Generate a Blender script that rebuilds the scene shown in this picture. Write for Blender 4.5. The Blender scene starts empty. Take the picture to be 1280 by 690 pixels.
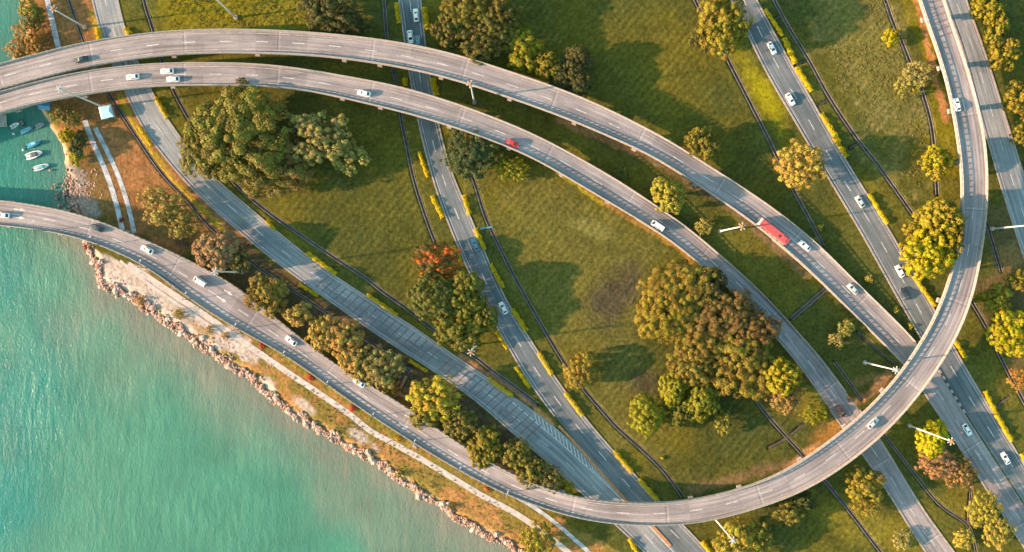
import bpy, math, random
import numpy as np
from mathutils import Vector
R = random.Random(7)
C = bpy.context.scene.collection
CAMH = 300.0
PXM = 0.27                      # metres per photo pixel at ground level
rad = math.radians

def W(px, py, z=0.0):           # photo pixel -> world point at height z
    k = PXM * (CAMH - z) / CAMH
    return ((px - 640.0) * k, -(py - 345.0) * k, z)

def tag(o, label=None, cat=None, group=None, kind=None):
    if label: o['label'] = label
    if cat: o['category'] = cat
    if group: o['group'] = group
    if kind: o['kind'] = kind
    return o

def empty(name, loc, rz=0.0):
    o = bpy.data.objects.new(name, None); C.objects.link(o)
    o.location = loc; o.rotation_euler = (0, 0, rz); o.empty_display_size = 0.5
    return o

def link_mesh(name, me, mat=None, parent=None):
    o = bpy.data.objects.new(name, me); C.objects.link(o)
    if mat is not None and len(me.materials) == 0: me.materials.append(mat)
    if parent is not None: o.parent = parent
    return o

def np_mesh(name, V, F, smooth=False):
    """V (n,3), F (m,k) fixed k"""
    V = np.asarray(V, np.float32); F = np.asarray(F, np.int32)
    me = bpy.data.meshes.new(name)
    k = F.shape[1]
    me.vertices.add(len(V)); me.vertices.foreach_set('co', V.ravel())
    me.loops.add(F.size); me.loops.foreach_set('vertex_index', F.ravel())
    me.polygons.add(len(F)); me.polygons.foreach_set('loop_start', np.arange(0, F.size, k, dtype=np.int32))
    me.update(calc_edges=True); me.validate()
    me.polygons.foreach_set('use_smooth', np.full(len(F), bool(smooth)))
    return me

class MB:
    def __init__(s): s.v = []; s.f = []; s.uv = None
    def add(s, vs, fs):
        n = len(s.v); s.v += [tuple(p) for p in vs]; s.f += [tuple(i + n for i in f) for f in fs]
    def box(s, c, d, rz=0.0, top=1.0):
        hx, hy, hz = d[0] / 2, d[1] / 2, d[2] / 2; ca, sa = math.cos(rz), math.sin(rz); vs = []
        for z in (-1, 1):
            t = top if z > 0 else 1.0
            for x, y in ((-1, -1), (1, -1), (1, 1), (-1, 1)):
                X, Y = x * hx * t, y * hy * t
                vs.append((c[0] + X * ca - Y * sa, c[1] + X * sa + Y * ca, c[2] + z * hz))
        s.add(vs, [(3, 2, 1, 0), (4, 5, 6, 7), (0, 1, 5, 4), (1, 2, 6, 5), (2, 3, 7, 6), (3, 0, 4, 7)])
    def tube(s, p0, p1, r0, r1=None, n=8):
        r1 = r0 if r1 is None else r1
        a, b = Vector(p0), Vector(p1); d = (b - a).normalized()
        u = d.orthogonal().normalized(); w = d.cross(u); vs = []
        for p, r in ((a, r0), (b, r1)):
            for i in range(n):
                t = 2 * math.pi * i / n
                vs.append(p + u * (r * math.cos(t)) + w * (r * math.sin(t)))
        fs = [(i, (i + 1) % n, n + (i + 1) % n, n + i) for i in range(n)]
        fs += [tuple(range(n - 1, -1, -1)), tuple(range(n, 2 * n))]
        s.add(vs, fs)
    def loft(s, secs, caps=True):
        n = len(secs[0]); vs = [p for q in secs for p in q]; fs = []
        for i in range(len(secs) - 1):
            for j in range(n):
                k = (j + 1) % n
                fs.append((i * n + j, i * n + k, (i + 1) * n + k, (i + 1) * n + j))
        if caps:
            fs.append(tuple(range(n - 1, -1, -1))); fs.append(tuple(range((len(secs) - 1) * n, len(secs) * n)))
        s.add(vs, fs)
    def build(s, name, mat, parent=None, smooth=False, bevel=0.0):
        me = bpy.data.meshes.new(name); me.from_pydata(s.v, [], s.f); me.update()
        if smooth: me.polygons.foreach_set('use_smooth', np.full(len(me.polygons), True))
        o = link_mesh(name, me, mat, parent)
        if bevel:
            m = o.modifiers.new('bevel', 'BEVEL'); m.width = bevel; m.segments = 2; m.limit_method = 'ANGLE'
        return o

# ------------------------------------------------------------------ materials
def newmat(name):
    m = bpy.data.materials.new(name); m.use_nodes = True
    return m, m.node_tree, m.node_tree.nodes['Principled BSDF']
def N(nt, typ, **kw):
    n = nt.nodes.new(typ)
    for k, v in kw.items():
        if k in n.inputs.keys() if isinstance(k, str) else False: n.inputs[k].default_value = v
        else: setattr(n, k, v)
    return n
def L(nt, a, b): nt.links.new(a, b)
def math_node(nt, op, a, b=None, clamp=False):
    n = nt.nodes.new('ShaderNodeMath'); n.operation = op; n.use_clamp = clamp
    for i, x in enumerate((a, b)):
        if x is None: continue
        if isinstance(x, (int, float)): n.inputs[i].default_value = x
        else: L(nt, x, n.inputs[i])
    return n.outputs[0]
def mixc(nt, fac, a, b, blend='MIX'):
    n = nt.nodes.new('ShaderNodeMix'); n.data_type = 'RGBA'; n.blend_type = blend
    for idx, x in ((0, fac), (6, a), (7, b)):
        if isinstance(x, (int, float)): n.inputs[idx].default_value = x
        elif isinstance(x, tuple): n.inputs[idx].default_value = (*x[:3], 1)
        else: L(nt, x, n.inputs[idx])
    return n.outputs[2]
def mapr(nt, x, a, b, c, d):
    n = nt.nodes.new('ShaderNodeMapRange'); L(nt, x, n.inputs[0])
    for i, v in enumerate((a, b, c, d)): n.inputs[i + 1].default_value = v
    return n.outputs[0]
def noise(nt, vec, scale, detail=3.0, rough=0.55):
    n = nt.nodes.new('ShaderNodeTexNoise'); n.inputs['Scale'].default_value = scale
    n.inputs['Detail'].default_value = detail; n.inputs['Roughness'].default_value = rough
    if vec is not None: L(nt, vec, n.inputs['Vector'])
    return n.outputs['Fac']
def mapping(nt, vec, scale=(1, 1, 1), rot=(0, 0, 0), loc=(0, 0, 0)):
    n = nt.nodes.new('ShaderNodeMapping'); L(nt, vec, n.inputs['Vector'])
    n.inputs['Scale'].default_value = scale; n.inputs['Rotation'].default_value = rot; n.inputs['Location'].default_value = loc
    return n.outputs[0]
def coords(nt, which='Object'):
    return nt.nodes.new('ShaderNodeTexCoord').outputs[which]
def bump(nt, b, h, strength, dist):
    n = nt.nodes.new('ShaderNodeBump'); n.inputs['Strength'].default_value = strength; n.inputs['Distance'].default_value = dist
    L(nt, h, n.inputs['Height']); L(nt, n.outputs[0], b.inputs['Normal'])

def plain(name, col, rough=0.6, var=0.15, scale=2.0, metal=0.0, spec=0.4):
    m, nt, b = newmat(name)
    n = noise(nt, coords(nt), scale)
    k = mapr(nt, n, 0.3, 0.7, 1 - var, 1 + var)
    c = mixc(nt, 1.0, tuple(col), k, 'MULTIPLY')
    L(nt, c, b.inputs['Base Color']); b.inputs['Roughness'].default_value = rough
    b.inputs['Metallic'].default_value = metal; b.inputs['Specular IOR Level'].default_value = spec
    return m

def road_mat(name, base, warm, lane=3.5, joints=False, seed=0.0):
    m, nt, b = newmat(name)
    uv = coords(nt, 'UV')
    streak = noise(nt, mapping(nt, uv, (1.3, 0.035, 1), loc=(seed, seed, 0)), 1.0, 4, 0.6)
    streak2 = noise(nt, mapping(nt, uv, (0.35, 0.02, 1), loc=(seed + 9, 3, 0)), 1.0, 2, 0.5)
    blot = noise(nt, mapping(nt, uv, (0.12, 0.06, 1), loc=(seed, 7, 0)), 1.0, 4, 0.6)
    fine = noise(nt, coords(nt), 1.6, 3, 0.7)
    sx = nt.nodes.new('ShaderNodeSeparateXYZ'); L(nt, uv, sx.inputs[0])
    ph = math_node(nt, 'MULTIPLY', sx.outputs[0], 2 * math.pi / (lane / 2))
    trk = math_node(nt, 'COSINE', ph)
    trk = math_node(nt, 'MULTIPLY', trk, mapr(nt, streak2, 0.35, 0.65, 0.0, 0.14))
    v = mapr(nt, streak, 0.25, 0.75, 0.58, 1.38)
    v = math_node(nt, 'MULTIPLY', v, mapr(nt, blot, 0.3, 0.7, 0.82, 1.16))
    v = math_node(nt, 'MULTIPLY', v, mapr(nt, fine, 0.3, 0.7, 0.88, 1.12))
    v = math_node(nt, 'ADD', v, trk)
    # resurfaced patches: lane-wide rectangles
    cell = nt.nodes.new('ShaderNodeTexWhiteNoise'); cell.noise_dimensions = '2D'
    fl = nt.nodes.new('ShaderNodeVectorMath'); fl.operation = 'FLOOR'
    L(nt, mapping(nt, uv, (1 / lane, 1 / 17.0, 1), loc=(0.0, seed, 0)), fl.inputs[0]); L(nt, fl.outputs[0], cell.inputs['Vector'])
    patch = math_node(nt, 'GREATER_THAN', cell.outputs['Value'], 0.80)
    v = math_node(nt, 'MULTIPLY', v, mapr(nt, patch, 0, 1, 1.0, 0.84))
    if joints:
        fr = math_node(nt, 'FRACT', math_node(nt, 'MULTIPLY', sx.outputs[1], 1 / 31.0))
        j = math_node(nt, 'LESS_THAN', fr, 0.012)
        v = math_node(nt, 'MULTIPLY', v, mapr(nt, j, 0, 1, 1.0, 0.72))
        j2 = math_node(nt, 'MULTIPLY', math_node(nt, 'GREATER_THAN', fr, 0.012), math_node(nt, 'LESS_THAN', fr, 0.035))
        v = math_node(nt, 'MULTIPLY', v, mapr(nt, j2, 0, 1, 1.0, 1.25))
    col = mixc(nt, mapr(nt, blot, 0.35, 0.65, 0, 1), tuple(base), tuple(warm))
    col = mixc(nt, 1.0, col, v, 'MULTIPLY')
    L(nt, col, b.inputs['Base Color']); b.inputs['Roughness'].default_value = 0.85
    b.inputs['Specular IOR Level'].default_value = 0.25
    bump(nt, b, fine, 0.25, 0.05)
    return m

def leaf_mat(name, second=None, amount=0.0):
    m, nt, b = newmat(name)
    oi = nt.nodes.new('ShaderNodeObjectInfo')
    at = nt.nodes.new('ShaderNodeAttribute'); at.attribute_name = 'vary'
    at2 = nt.nodes.new('ShaderNodeAttribute'); at2.attribute_name = 'clump'
    hs = nt.nodes.new('ShaderNodeHueSaturation')
    base = oi.outputs['Color']
    if second:
        f = mapr(nt, at2.outputs['Fac'], 1 - amount - 0.05, 1 - amount + 0.05, 0, 1)
        f = math_node(nt, 'MULTIPLY', f, mapr(nt, at.outputs['Fac'], 0.3, 0.35, 0, 1))
        base = mixc(nt, f, base, second)
    L(nt, base, hs.inputs['Color'])
    L(nt, mapr(nt, at.outputs['Fac'], 0, 1, 0.70, 1.30), hs.inputs['Value'])
    L(nt, mapr(nt, at2.outputs['Fac'], 0, 1, 0.478, 0.522), hs.inputs['Hue'])
    L(nt, hs.outputs[0], b.inputs['Base Color'])
    b.inputs['Roughness'].default_value = 0.6; b.inputs['Specular IOR Level'].default_value = 0.2
    tr = nt.nodes.new('ShaderNodeBsdfTranslucent'); L(nt, hs.outputs[0], tr.inputs['Color'])
    mx = nt.nodes.new('ShaderNodeMixShader'); mx.inputs[0].default_value = 0.12
    L(nt, b.outputs[0], mx.inputs[1]); L(nt, tr.outputs[0], mx.inputs[2])
    L(nt, mx.outputs[0], nt.nodes['Material Output'].inputs['Surface'])
    return m

def paint_mat(name, rough=0.35):
    m, nt, b = newmat(name)
    oi = nt.nodes.new('ShaderNodeObjectInfo')
    n = noise(nt, coords(nt), 3.0)
    L(nt, mixc(nt, 1.0, oi.outputs['Color'], mapr(nt, n, 0.3, 0.7, 0.94, 1.04), 'MULTIPLY'), b.inputs['Base Color'])
    b.inputs['Roughness'].default_value = rough; b.inputs['Coat Weight'].default_value = 0.4
    return m

M = {}
M['flyover_top'] = road_mat('worn_concrete_road', (0.255, 0.222, 0.220), (0.295, 0.255, 0.25), joints=True, seed=1.3)
M['asphalt'] = road_mat('grey_asphalt', (0.110, 0.134, 0.146), (0.155, 0.164, 0.170), seed=4.1)
M['asphalt_old'] = road_mat('weathered_asphalt', (0.205, 0.226, 0.238), (0.258, 0.260, 0.260), seed=8.6)
M['concrete'] = plain('concrete', (0.30, 0.25, 0.225), 0.85, 0.25, 0.6)
M['concrete_light'] = plain('pale_concrete', (0.31, 0.262, 0.236), 0.85, 0.22, 0.8)
M['drain_wall'] = plain('drain_concrete', (0.17, 0.14, 0.12), 0.9, 0.35, 0.5)
M['path'] = plain('path_concrete', (0.46, 0.40, 0.37), 0.9, 0.25, 0.7)
M['path_blue'] = plain('cool_concrete', (0.36, 0.38, 0.40), 0.9, 0.45, 0.5)
M['white_line'] = plain('road_paint', (0.50, 0.48, 0.46), 0.7, 0.3, 0.9)
M['edge_line'] = plain('worn_edge_paint', (0.37, 0.345, 0.335), 0.7, 0.35, 0.5)
M['red_line'] = plain('red_road_paint', (0.205, 0.125, 0.125), 0.8, 0.35, 0.9)
M['steel'] = plain('galvanised_steel', (0.45, 0.44, 0.42), 0.5, 0.1, 2)
M['white_steel'] = plain('white_painted_steel', (0.46, 0.45, 0.44), 0.5, 0.1, 2)
M['dark_steel'] = plain('dark_steel', (0.05, 0.055, 0.06), 0.5, 0.1, 2)
M['rail'] = plain('rail_paint', (0.30, 0.28, 0.26), 0.6, 0.15, 2)
M['bark'] = plain('bark', (0.10, 0.075, 0.05), 0.9, 0.3, 3)
M['leaf'] = leaf_mat('foliage')
M['leaf_red'] = leaf_mat('red_blossom_foliage', (0.42, 0.062, 0.015), 0.5)
M['leaf_mix'] = leaf_mat('pink_tipped_foliage', (0.33, 0.15, 0.06), 0.45)
M['car_paint'] = paint_mat('car_paint')
M['glass'] = plain('dark_glass', (0.02, 0.03, 0.035), 0.08, 0.02, 2, 0, 0.6)
M['tyre'] = plain('rubber', (0.02, 0.02, 0.02), 0.8, 0.1, 4)
M['lens'] = plain('clear_lens', (0.75, 0.75, 0.72), 0.15, 0.02, 2)
M['tail'] = plain('red_lens', (0.4, 0.02, 0.015), 0.2, 0.02, 2)
M['orange_brick'] = plain('orange_clay', (0.42, 0.19, 0.075), 0.9, 0.3, 1.5)
M['brick_red'] = plain('red_paving', (0.33, 0.16, 0.10), 0.9, 0.3, 1.0)
M['dark_paint'] = plain('black_kerb_paint', (0.04, 0.045, 0.05), 0.7, 0.2, 2)
M['tin_blue'] = plain('pale_blue_roof_sheet', (0.36, 0.58, 0.66), 0.5, 0.12, 0.8)
M['teal_paint'] = plain('teal_paint', (0.09, 0.25, 0.24), 0.5, 0.2, 2)
M['blue_tarp'] = plain('blue_canopy', (0.06, 0.24, 0.40), 0.6, 0.2, 1.5)
M['boat_paint'] = paint_mat('boat_gelcoat', 0.4)
M['boat_dark'] = plain('boat_interior', (0.06, 0.07, 0.075), 0.7, 0.3, 2)
M['jetty'] = plain('jetty_boards', (0.36, 0.33, 0.31), 0.9, 0.2, 1.0)
def rock_material():
    m, nt, b = newmat('shore_rock')
    oi = nt.nodes.new('ShaderNodeAttribute'); oi.attribute_name = 'vary'
    n = noise(nt, coords(nt), 1.2, 4)
    c = mixc(nt, oi.outputs['Fac'], (0.24, 0.12, 0.08), (0.56, 0.44, 0.38))
    c = mixc(nt, 1.0, c, mapr(nt, n, 0.3, 0.7, 0.7, 1.25), 'MULTIPLY')
    L(nt, c, b.inputs['Base Color']); b.inputs['Roughness'].default_value = 0.9
    return m
M['rock'] = rock_material()

# ------------------------------------------------------------------ curves
def catmull(P, step):
    P = np.asarray(P, float)
    Q = np.vstack([2 * P[0] - P[1], P, 2 * P[-1] - P[-2]]); out = []
    for i in range(1, len(Q) - 2):
        p0, p1, p2, p3 = Q[i - 1], Q[i], Q[i + 1], Q[i + 2]
        n = max(2, int(np.linalg.norm(p2 - p1) / step)); t = np.linspace(0, 1, n, endpoint=False)[:, None]
        out.append(0.5 * ((2 * p1) + (p2 - p0) * t + (2 * p0 - 5 * p1 + 4 * p2 - p3) * t ** 2 + (3 * p1 - p0 - 3 * p2 + p3) * t ** 3))
    out.append(P[-1:]); return np.vstack(out)
def resample(P, step):
    d = np.r_[0, np.cumsum(np.linalg.norm(np.diff(P[:, :2], axis=0), axis=1))]
    n = max(2, int(d[-1] / step) + 1); t = np.linspace(0, d[-1], n)
    return np.stack([np.interp(t, d, P[:, k]) for k in range(P.shape[1])], 1)
def gsm(a, sig):
    a = np.asarray(a, float); r = int(3 * sig)
    if r < 1: return a
    k = np.exp(-0.5 * (np.arange(-r, r + 1) / sig) ** 2); k /= k.sum()
    sh = a.ndim == 1; A = a[:, None] if sh else a
    ext = np.vstack([2 * A[0] - A[1:r + 1][::-1], A, 2 * A[-1] - A[-r - 1:-1][::-1]]) if len(A) > r + 1 else A
    if len(A) <= r + 1: return a
    o = np.stack([np.convolve(ext[:, c], k, 'valid') for c in range(A.shape[1])], 1)
    return o[:, 0] if sh else o
def tangents(P):
    t = np.gradient(P[:, :2], axis=0); return t / np.maximum(np.linalg.norm(t, axis=1, keepdims=True), 1e-9)

class Path:
    """centre line in world metres with half widths"""
    def __init__(s, c, hw):
        s.c = c; s.hw = hw; s.t = tangents(c); s.n = np.stack([-s.t[:, 1], s.t[:, 0]], 1)
        s.s = np.r_[0, np.cumsum(np.linalg.norm(np.diff(c[:, :2], axis=0), axis=1))]
    def at(s, d):
        f = lambda a: np.interp(d, s.s, a)
        return np.array([f(s.c[:, 0]), f(s.c[:, 1]), f(s.c[:, 2])]), np.array([f(s.t[:, 0]), f(s.t[:, 1])]), f(s.hw)
    def near(s, p):
        return int(np.argmin((s.c[:, 0] - p[0]) ** 2 + (s.c[:, 1] - p[1]) ** 2))
    def near_px(s, px, py):
        best = np.inf; bi = 0
        k = PXM * (CAMH - s.c[:, 2]) / CAMH
        d = (s.c[:, 0] / k - (px - 640)) ** 2 + (s.c[:, 1] / k + (py - 345)) ** 2
        return int(np.argmin(d))

def outward(P, dist=170.0):
    """carry a traced line on past the picture edge"""
    P = [tuple(map(float, p)) for p in P]
    out = lambda p: p[0] < -5 or p[0] > 1285 or p[1] < -5 or p[1] > 695
    def ex(p, q):
        d = np.array(p) - np.array(q); d /= np.linalg.norm(d); return [tuple(np.array(p) + d * dist * k) for k in (.34, .67, 1.0)]
    if out(P[0]): P = ex(P[0], P[1])[::-1] + P
    if out(P[-1]): P = P + ex(P[-1], P[-2])
    return P
def edges_path(left, right, zpts=None, zconst=0.05, sig=14):
    A = resample(catmull(outward(left), 2), 2.0); B = resample(catmull(outward(right), 2), 2.0)
    D = np.linalg.norm(A[:, None, :] - B[None], axis=2); j = D.argmin(1)
    mid = (A + B[j]) / 2; w = D.min(1)
    mid = gsm(mid, sig); w = gsm(w, sig * 1.5)
    d = np.r_[0, np.cumsum(np.linalg.norm(np.diff(mid, axis=0), axis=1))]
    if zpts:
        ks = [int(np.argmin(((mid - np.array(p)) ** 2).sum(1))) for p, z in zpts]
        z = gsm(np.interp(d, [d[k] for k in ks], [z for p, z in zpts]), 25)
    else: z = np.full(len(mid), zconst)
    k = PXM * (CAMH - z) / CAMH
    P = np.stack([(mid[:, 0] - 640) * k, -(mid[:, 1] - 345) * k, z, w * k / 2], 1)
    P = resample(P, 1.0)
    return Path(P[:, :3], P[:, 3])
def line_path(pts, width, z=0.05, step=1.0, sig=4):
    P = resample(catmull(pts, 2), 2.0); P = gsm(P, sig)
    Q = np.array([W(x, y, z) for x, y in P]); Q = resample(Q, step)
    return Path(Q, np.full(len(Q), width / 2))

def sweep(name, path, prof, mat, parent=None, rng=None, closed=True, smooth=False):
    """prof(i-array) -> list of (u array, z array) absolute; swept along path range"""
    i0, i1 = (0, len(path.c)) if rng is None else rng
    c, n, sl = path.c[i0:i1], path.n[i0:i1], path.s[i0:i1]
    cols = [(np.broadcast_to(u, len(path.c))[i0:i1], np.broadcast_to(z, len(path.c))[i0:i1]) for u, z in prof]
    m, k = len(c), len(cols)
    V = np.zeros((m, k, 3))
    for q, (u, z) in enumerate(cols):
        V[:, q, 0] = c[:, 0] + n[:, 0] * u; V[:, q, 1] = c[:, 1] + n[:, 1] * u; V[:, q, 2] = z
    kk = k if closed else k - 1
    I, J = np.meshgrid(np.arange(m - 1), np.arange(kk), indexing='ij'); I = I.ravel(); J = J.ravel(); J2 = (J + 1) % k
    F = np.stack([I * k + J, I * k + J2, (I + 1) * k + J2, (I + 1) * k + J], 1)
    me = np_mesh(name, V.reshape(-1, 3), F[:, ::-1], smooth)
    uvl = me.uv_layers.new(name='UVMap')
    U = np.zeros((m * k, 2), np.float32)
    for q, (u, z) in enumerate(cols): U[q::k, 0] = u; U[q::k, 1] = sl
    li = np.zeros(len(me.loops), np.int32); me.loops.foreach_get('vertex_index', li)
    uvl.data.foreach_set('uv', U[li].ravel())
    return link_mesh(name, me, mat, parent)
def flat(path, u0, u1, dz=0.0): return [(u0, path.c[:, 2] + dz), (u1, path.c[:, 2] + dz)]

def strips(name, path, items, mat, parent, dz):
    """flat painted bars on a path, one object each: items (s0, s1, u0, u1[, skew])"""
    out = []
    off = Vector(parent.location)
    for it in items:
        s0, s1, u0, u1 = it[:4]; skew = it[4] if len(it) > 4 else 0.0
        k = max(1, int((s1 - s0) / 2.5)); V = []
        for q in range(k + 1):
            d = s0 + (s1 - s0) * q / k
            for u, sk in ((u0, 0), (u1, skew)):
                p, t, hw = path.at(d + sk)
                V.append((p[0] - t[1] * u, p[1] + t[0] * u, p[2] + dz))
        F = [(2 * q, 2 * q + 2, 2 * q + 3, 2 * q + 1) for q in range(k)]
        o = link_mesh(name, np_mesh(name, V, np.array(F)), mat, parent); o.matrix_parent_inverse.translation = -off; out.append(o)
    return out

def in_poly(X, Y, P):
    P = np.asarray(P, float); ins = np.zeros(X.shape, bool); j = len(P) - 1
    for i in range(len(P)):
        xi, yi = P[i]; xj, yj = P[j]
        c = ((yi > Y) != (yj > Y)); 
        with np.errstate(divide='ignore', invalid='ignore'):
            ins ^= c & (X < (xj - xi) * (Y - yi) / (yj - yi + 1e-12) + xi)
        j = i
    return ins
def seg_dist(X, Y, P, closed=False):
    P = np.asarray(P, float); D = np.full(X.shape, 1e9)
    n = len(P)
    for i in range(n if closed else n - 1):
        a, b = P[i], P[(i + 1) % n]; ab = b - a; l2 = (ab ** 2).sum() + 1e-9
        t = np.clip(((X - a[0]) * ab[0] + (Y - a[1]) * ab[1]) / l2, 0, 1)
        D = np.minimum(D, np.hypot(X - a[0] - t * ab[0], Y - a[1] - t * ab[1]))
    return D
def vnoise(X, Y, sc, seed):
    g = np.random.default_rng(seed).random((256, 256)); x = X / sc + 1000; y = Y / sc + 1000
    xi = np.floor(x).astype(int); yi = np.floor(y).astype(int); fx = x - xi; fy = y - yi
    fx = fx * fx * (3 - 2 * fx); fy = fy * fy * (3 - 2 * fy)
    g0 = lambda a, b: g[a % 256, b % 256]
    return (g0(xi, yi) * (1 - fx) + g0(xi + 1, yi) * fx) * (1 - fy) + (g0(xi, yi + 1) * (1 - fx) + g0(xi + 1, yi + 1) * fx) * fy
def sstep(a, b, x):
    t = np.clip((x - a) / (b - a), 0, 1); return t * t * (3 - 2 * t)
# ------------------------------------------------------------------ road edge traces (photo pixels)
R1U = [(-70,98),(-30,88),(0,80),(20,75),(83,58),(130,49),(170,43),(209,39),(261,36.5),(320,36.5),(398,41),(450,46),(490,51),(529,58),(581,71),(640,90),(692,108),(744,128),(796,154),(849,183),(901,217),(927,233),(960,255),(986,275),(1012,295),(1038,319),(1063,347),(1075,358),(1103,384),(1130,410),(1148,430),(1164,450),(1176,468),(1187,486),(1197,504),(1208,520),(1229,553),(1250,585),(1285,640),(1320,695)]
R1D = [(-70,132),(-30,121),(0,112),(39,102),(83,90),(117,82),(172,74),(209,69),(261,66.5),(320,67),(385,69),(450,76),(490,83),(529,90),(581,104),(640,124),(692,142),(744,164),(796,186),(823,199),(854,221),(883,238),(914,260),(940,277),(960,294),(986,316),(1012,339),(1043,369),(1070,396),(1096,423),(1117,444),(1132,457),(1154,486),(1176,520),(1195,552),(1221,591),(1252,640),(1280,682),(1310,728)]
R2U = [(-70,137),(-30,124),(0,115),(83,93),(125,86),(170,81),(209,78.5),(261,78),(320,79),(372,85),(424,94),(490,105),(542,120),(581,133),(640,155),(692,180),(744,208),(783,231),(817,255),(849,277),(875,295),(901,319),(935,350),(960,373),(986,403),(1012,431),(1033,455),(1054,486),(1077,515),(1102,553),(1127,596),(1156,643),(1192,690),(1225,735)]
R2D = [(-70,166),(-30,152),(0,141),(52,128),(104,119),(157,111),(209,107),(261,107),(320,108),(385,113),(437,125),(500,140),(542,151),(581,164),(640,186),(674,201),(713,225),(757,251),(796,274),(836,298),(862,321),(880,337),(909,358),(935,382),(960,412),(988,444),(1010,472),(1043,520),(1080,569),(1106,606),(1130,646),(1158,690),(1190,740)]
R3O = [(-70,278),(-30,280),(0,282),(39,286),(91,295),(130,308),(183,331),(209,350),(235,374),(287,407),(320,422),(346,436),(385,463),(424,491),(463,520),(487,535),(529,561),(568,584),(607,606),(640,622),(692,639),(731,650),(770,656),(810,657),(856,656),(888,651),(922,643),(960,630),(986,622),(1030,600),(1072,570),(1106,541),(1135,510),(1153,486),(1171,463),(1192,429),(1206,397),(1217,369),(1222,340),(1231,280),(1234,246),(1234,209),(1231,173),(1226,146),(1210,91),(1195,47),(1179,0),(1168,-40),(1157,-80)]
R3I = [(-70,245),(-30,247),(0,249.5),(52,257),(104,268),(156,289),(196,307),(235,324),(291,350),(320,375),(343,396),(367,416),(398,440),(430,463),(482,491),(515,512),(542,532),(581,559),(640,592),(692,614),(726,623),(770,627),(809,628.7),(854,626),(901,617),(960,599),(1007,572),(1056,536),(1082,513),(1101,494),(1127,465),(1142,439),(1166,403),(1176,374),(1188,345),(1199,295),(1202.5,248),(1201,209),(1196,175),(1191,141),(1179,86),(1166,50),(1148,0),(1137,-40),(1126,-80)]
R4L = [(104,-70),(110,-30),(116,0),(128,48),(145,88),(158,113),(172,151),(193,180),(209,199),(235,230),(274,266.5),(320,307),(346,327),(377,350),(424,383),(476,421),(542,462),(576,484),(600,503),(620,520),(640,541),(687,578),(726,614),(773,658),(807,690),(840,722)]
R4R = [(134,-70),(140,-30),(146,0),(156.5,43),(172,82),(188,111),(203,143),(224,170),(248,204),(274,230),(300,250),(320,267),(346,291),(385,321),(422,350),(450,366),(490,392),(529,417),(568,447),(607,472),(640,494),(664,511),(697,532),(716,552),(744,583),(785,627),(817,659),(833,677),(868,714)]
R6L = [(488,-70),(494,-30),(500,0),(506.5,53.5),(512,89),(516,112),(521,146),(529,175),(542,222),(555,266.5),(573,308),(589,345),(609,384),(640,440),(661,478),(687,511),(716,547),(744,580),(785,628),(817,660),(833,678),(868,715)]
R6R = [(516,-70),(521,-30),(526,0),(530,57),(536.5,94),(540,120),(546,150),(552,177),(562,217),(576,243),(589,274),(604,312),(617,345),(630,374),(640,392),(661,423),(682,455),(705,489),(726,518),(749,546),(781,580),(820,625),(856,658),(885,690),(910,720)]
R5L = [(884,-60),(899,-30),(915,0),(931,33),(960,94),(986,136),(1007,172),(1038,225),(1069,276),(1106,342),(1129,384),(1152,421),(1166,450),(1178,468),(1189,486),(1199,504),(1210,520),(1231,553),(1252,585),(1287,640),(1322,695)]
R5R = [(914,-60),(929,-30),(945,0),(960,29),(986,76),(1012,122),(1042,176),(1069,222),(1096,263),(1127,315),(1143,345),(1169,389),(1189,432),(1216,476),(1242,520),(1262,552),(1280,582),(1320,648),(1355,705)]
R7L = [(1163,-70),(1172,-30),(1182,0),(1208,70),(1223,133),(1236,178),(1252,232),(1270,290),(1280,319),(1300,380)]
R7R = [(1188,-70),(1197,-30),(1206.5,0),(1229,62),(1247,117),(1264,172),(1276,209),(1285,240),(1300,280),(1328,360)]

P1 = edges_path(R1U, R1D, [((-50,100),7.5),((450,60),7.8),((720,130),7.2),((860,205),5.2),((960,275),2.6),((1050,365),0.9),((1120,430),0.10),((1300,690),0.06)])
P2 = edges_path(R2U, R2D, [((-50,140),7.2),((450,110),7.5),((600,155),7.2),((700,200),5.0),((800,260),2.4),((880,320),0.7),((950,390),0.10),((1200,720),0.06)])
P3 = edges_path(R3O, R3I, [((-50,262),4.5),((180,315),4.0),((400,460),3.2),((560,565),4.0),((690,627),6.6),((780,643),7.8),((900,635),8.2),((1100,518),8.2),((1218,290),8.0),((1212,140),7.5),((1140,-80),6.5)])
P4 = edges_path(R4L, R4R, zconst=0.05)
P6 = edges_path(R6L, R6R, zconst=0.062)
P5 = edges_path(R5L, R5R, zconst=0.05)
P7 = edges_path(R7L, R7R, zconst=0.05)

# ------------------------------------------------------------------ shore and ground
SHORE = [(20,-60),(20,0),(26,10),(29,26),(26,39),(16,52),(10,66),(8,90),(22,110),(34,125),(46,141),(55,156),(64,172),(73,186),(76,204),(81,227),(86,256),(95,285),(106,308),(115,332),(123,356),(136,365),(162,374),(180,388),(209,408),(235,425),(261,444),(287,460),(318,482),(340,502),(354,513),(372,526),(398,540),(424,556),(450,571),(476,586),(503,606),(529,623),(555,640),(581,659),(607,672),(638,687),(680,715),(740,760)]
def jag(P, amp, seed):
    Q = resample(catmull(P, 2), 3.0); r = np.random.default_rng(seed)
    t = tangents(Q); n = np.stack([-t[:, 1], t[:, 0]], 1)
    a = gsm(r.normal(0, 1, len(Q)), 1.0) * amp * 1.4 + gsm(r.normal(0, 1, len(Q)), 4) * amp * 2
    return Q + n * a[:, None]
SHJ = jag(SHORE, 0.9, 3)
WPOLY = [(20,-3000)] + [tuple(p) for p in SHJ] + [(1500,1500),(1500,9000),(-9000,9000),(-9000,-3000)]

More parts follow.
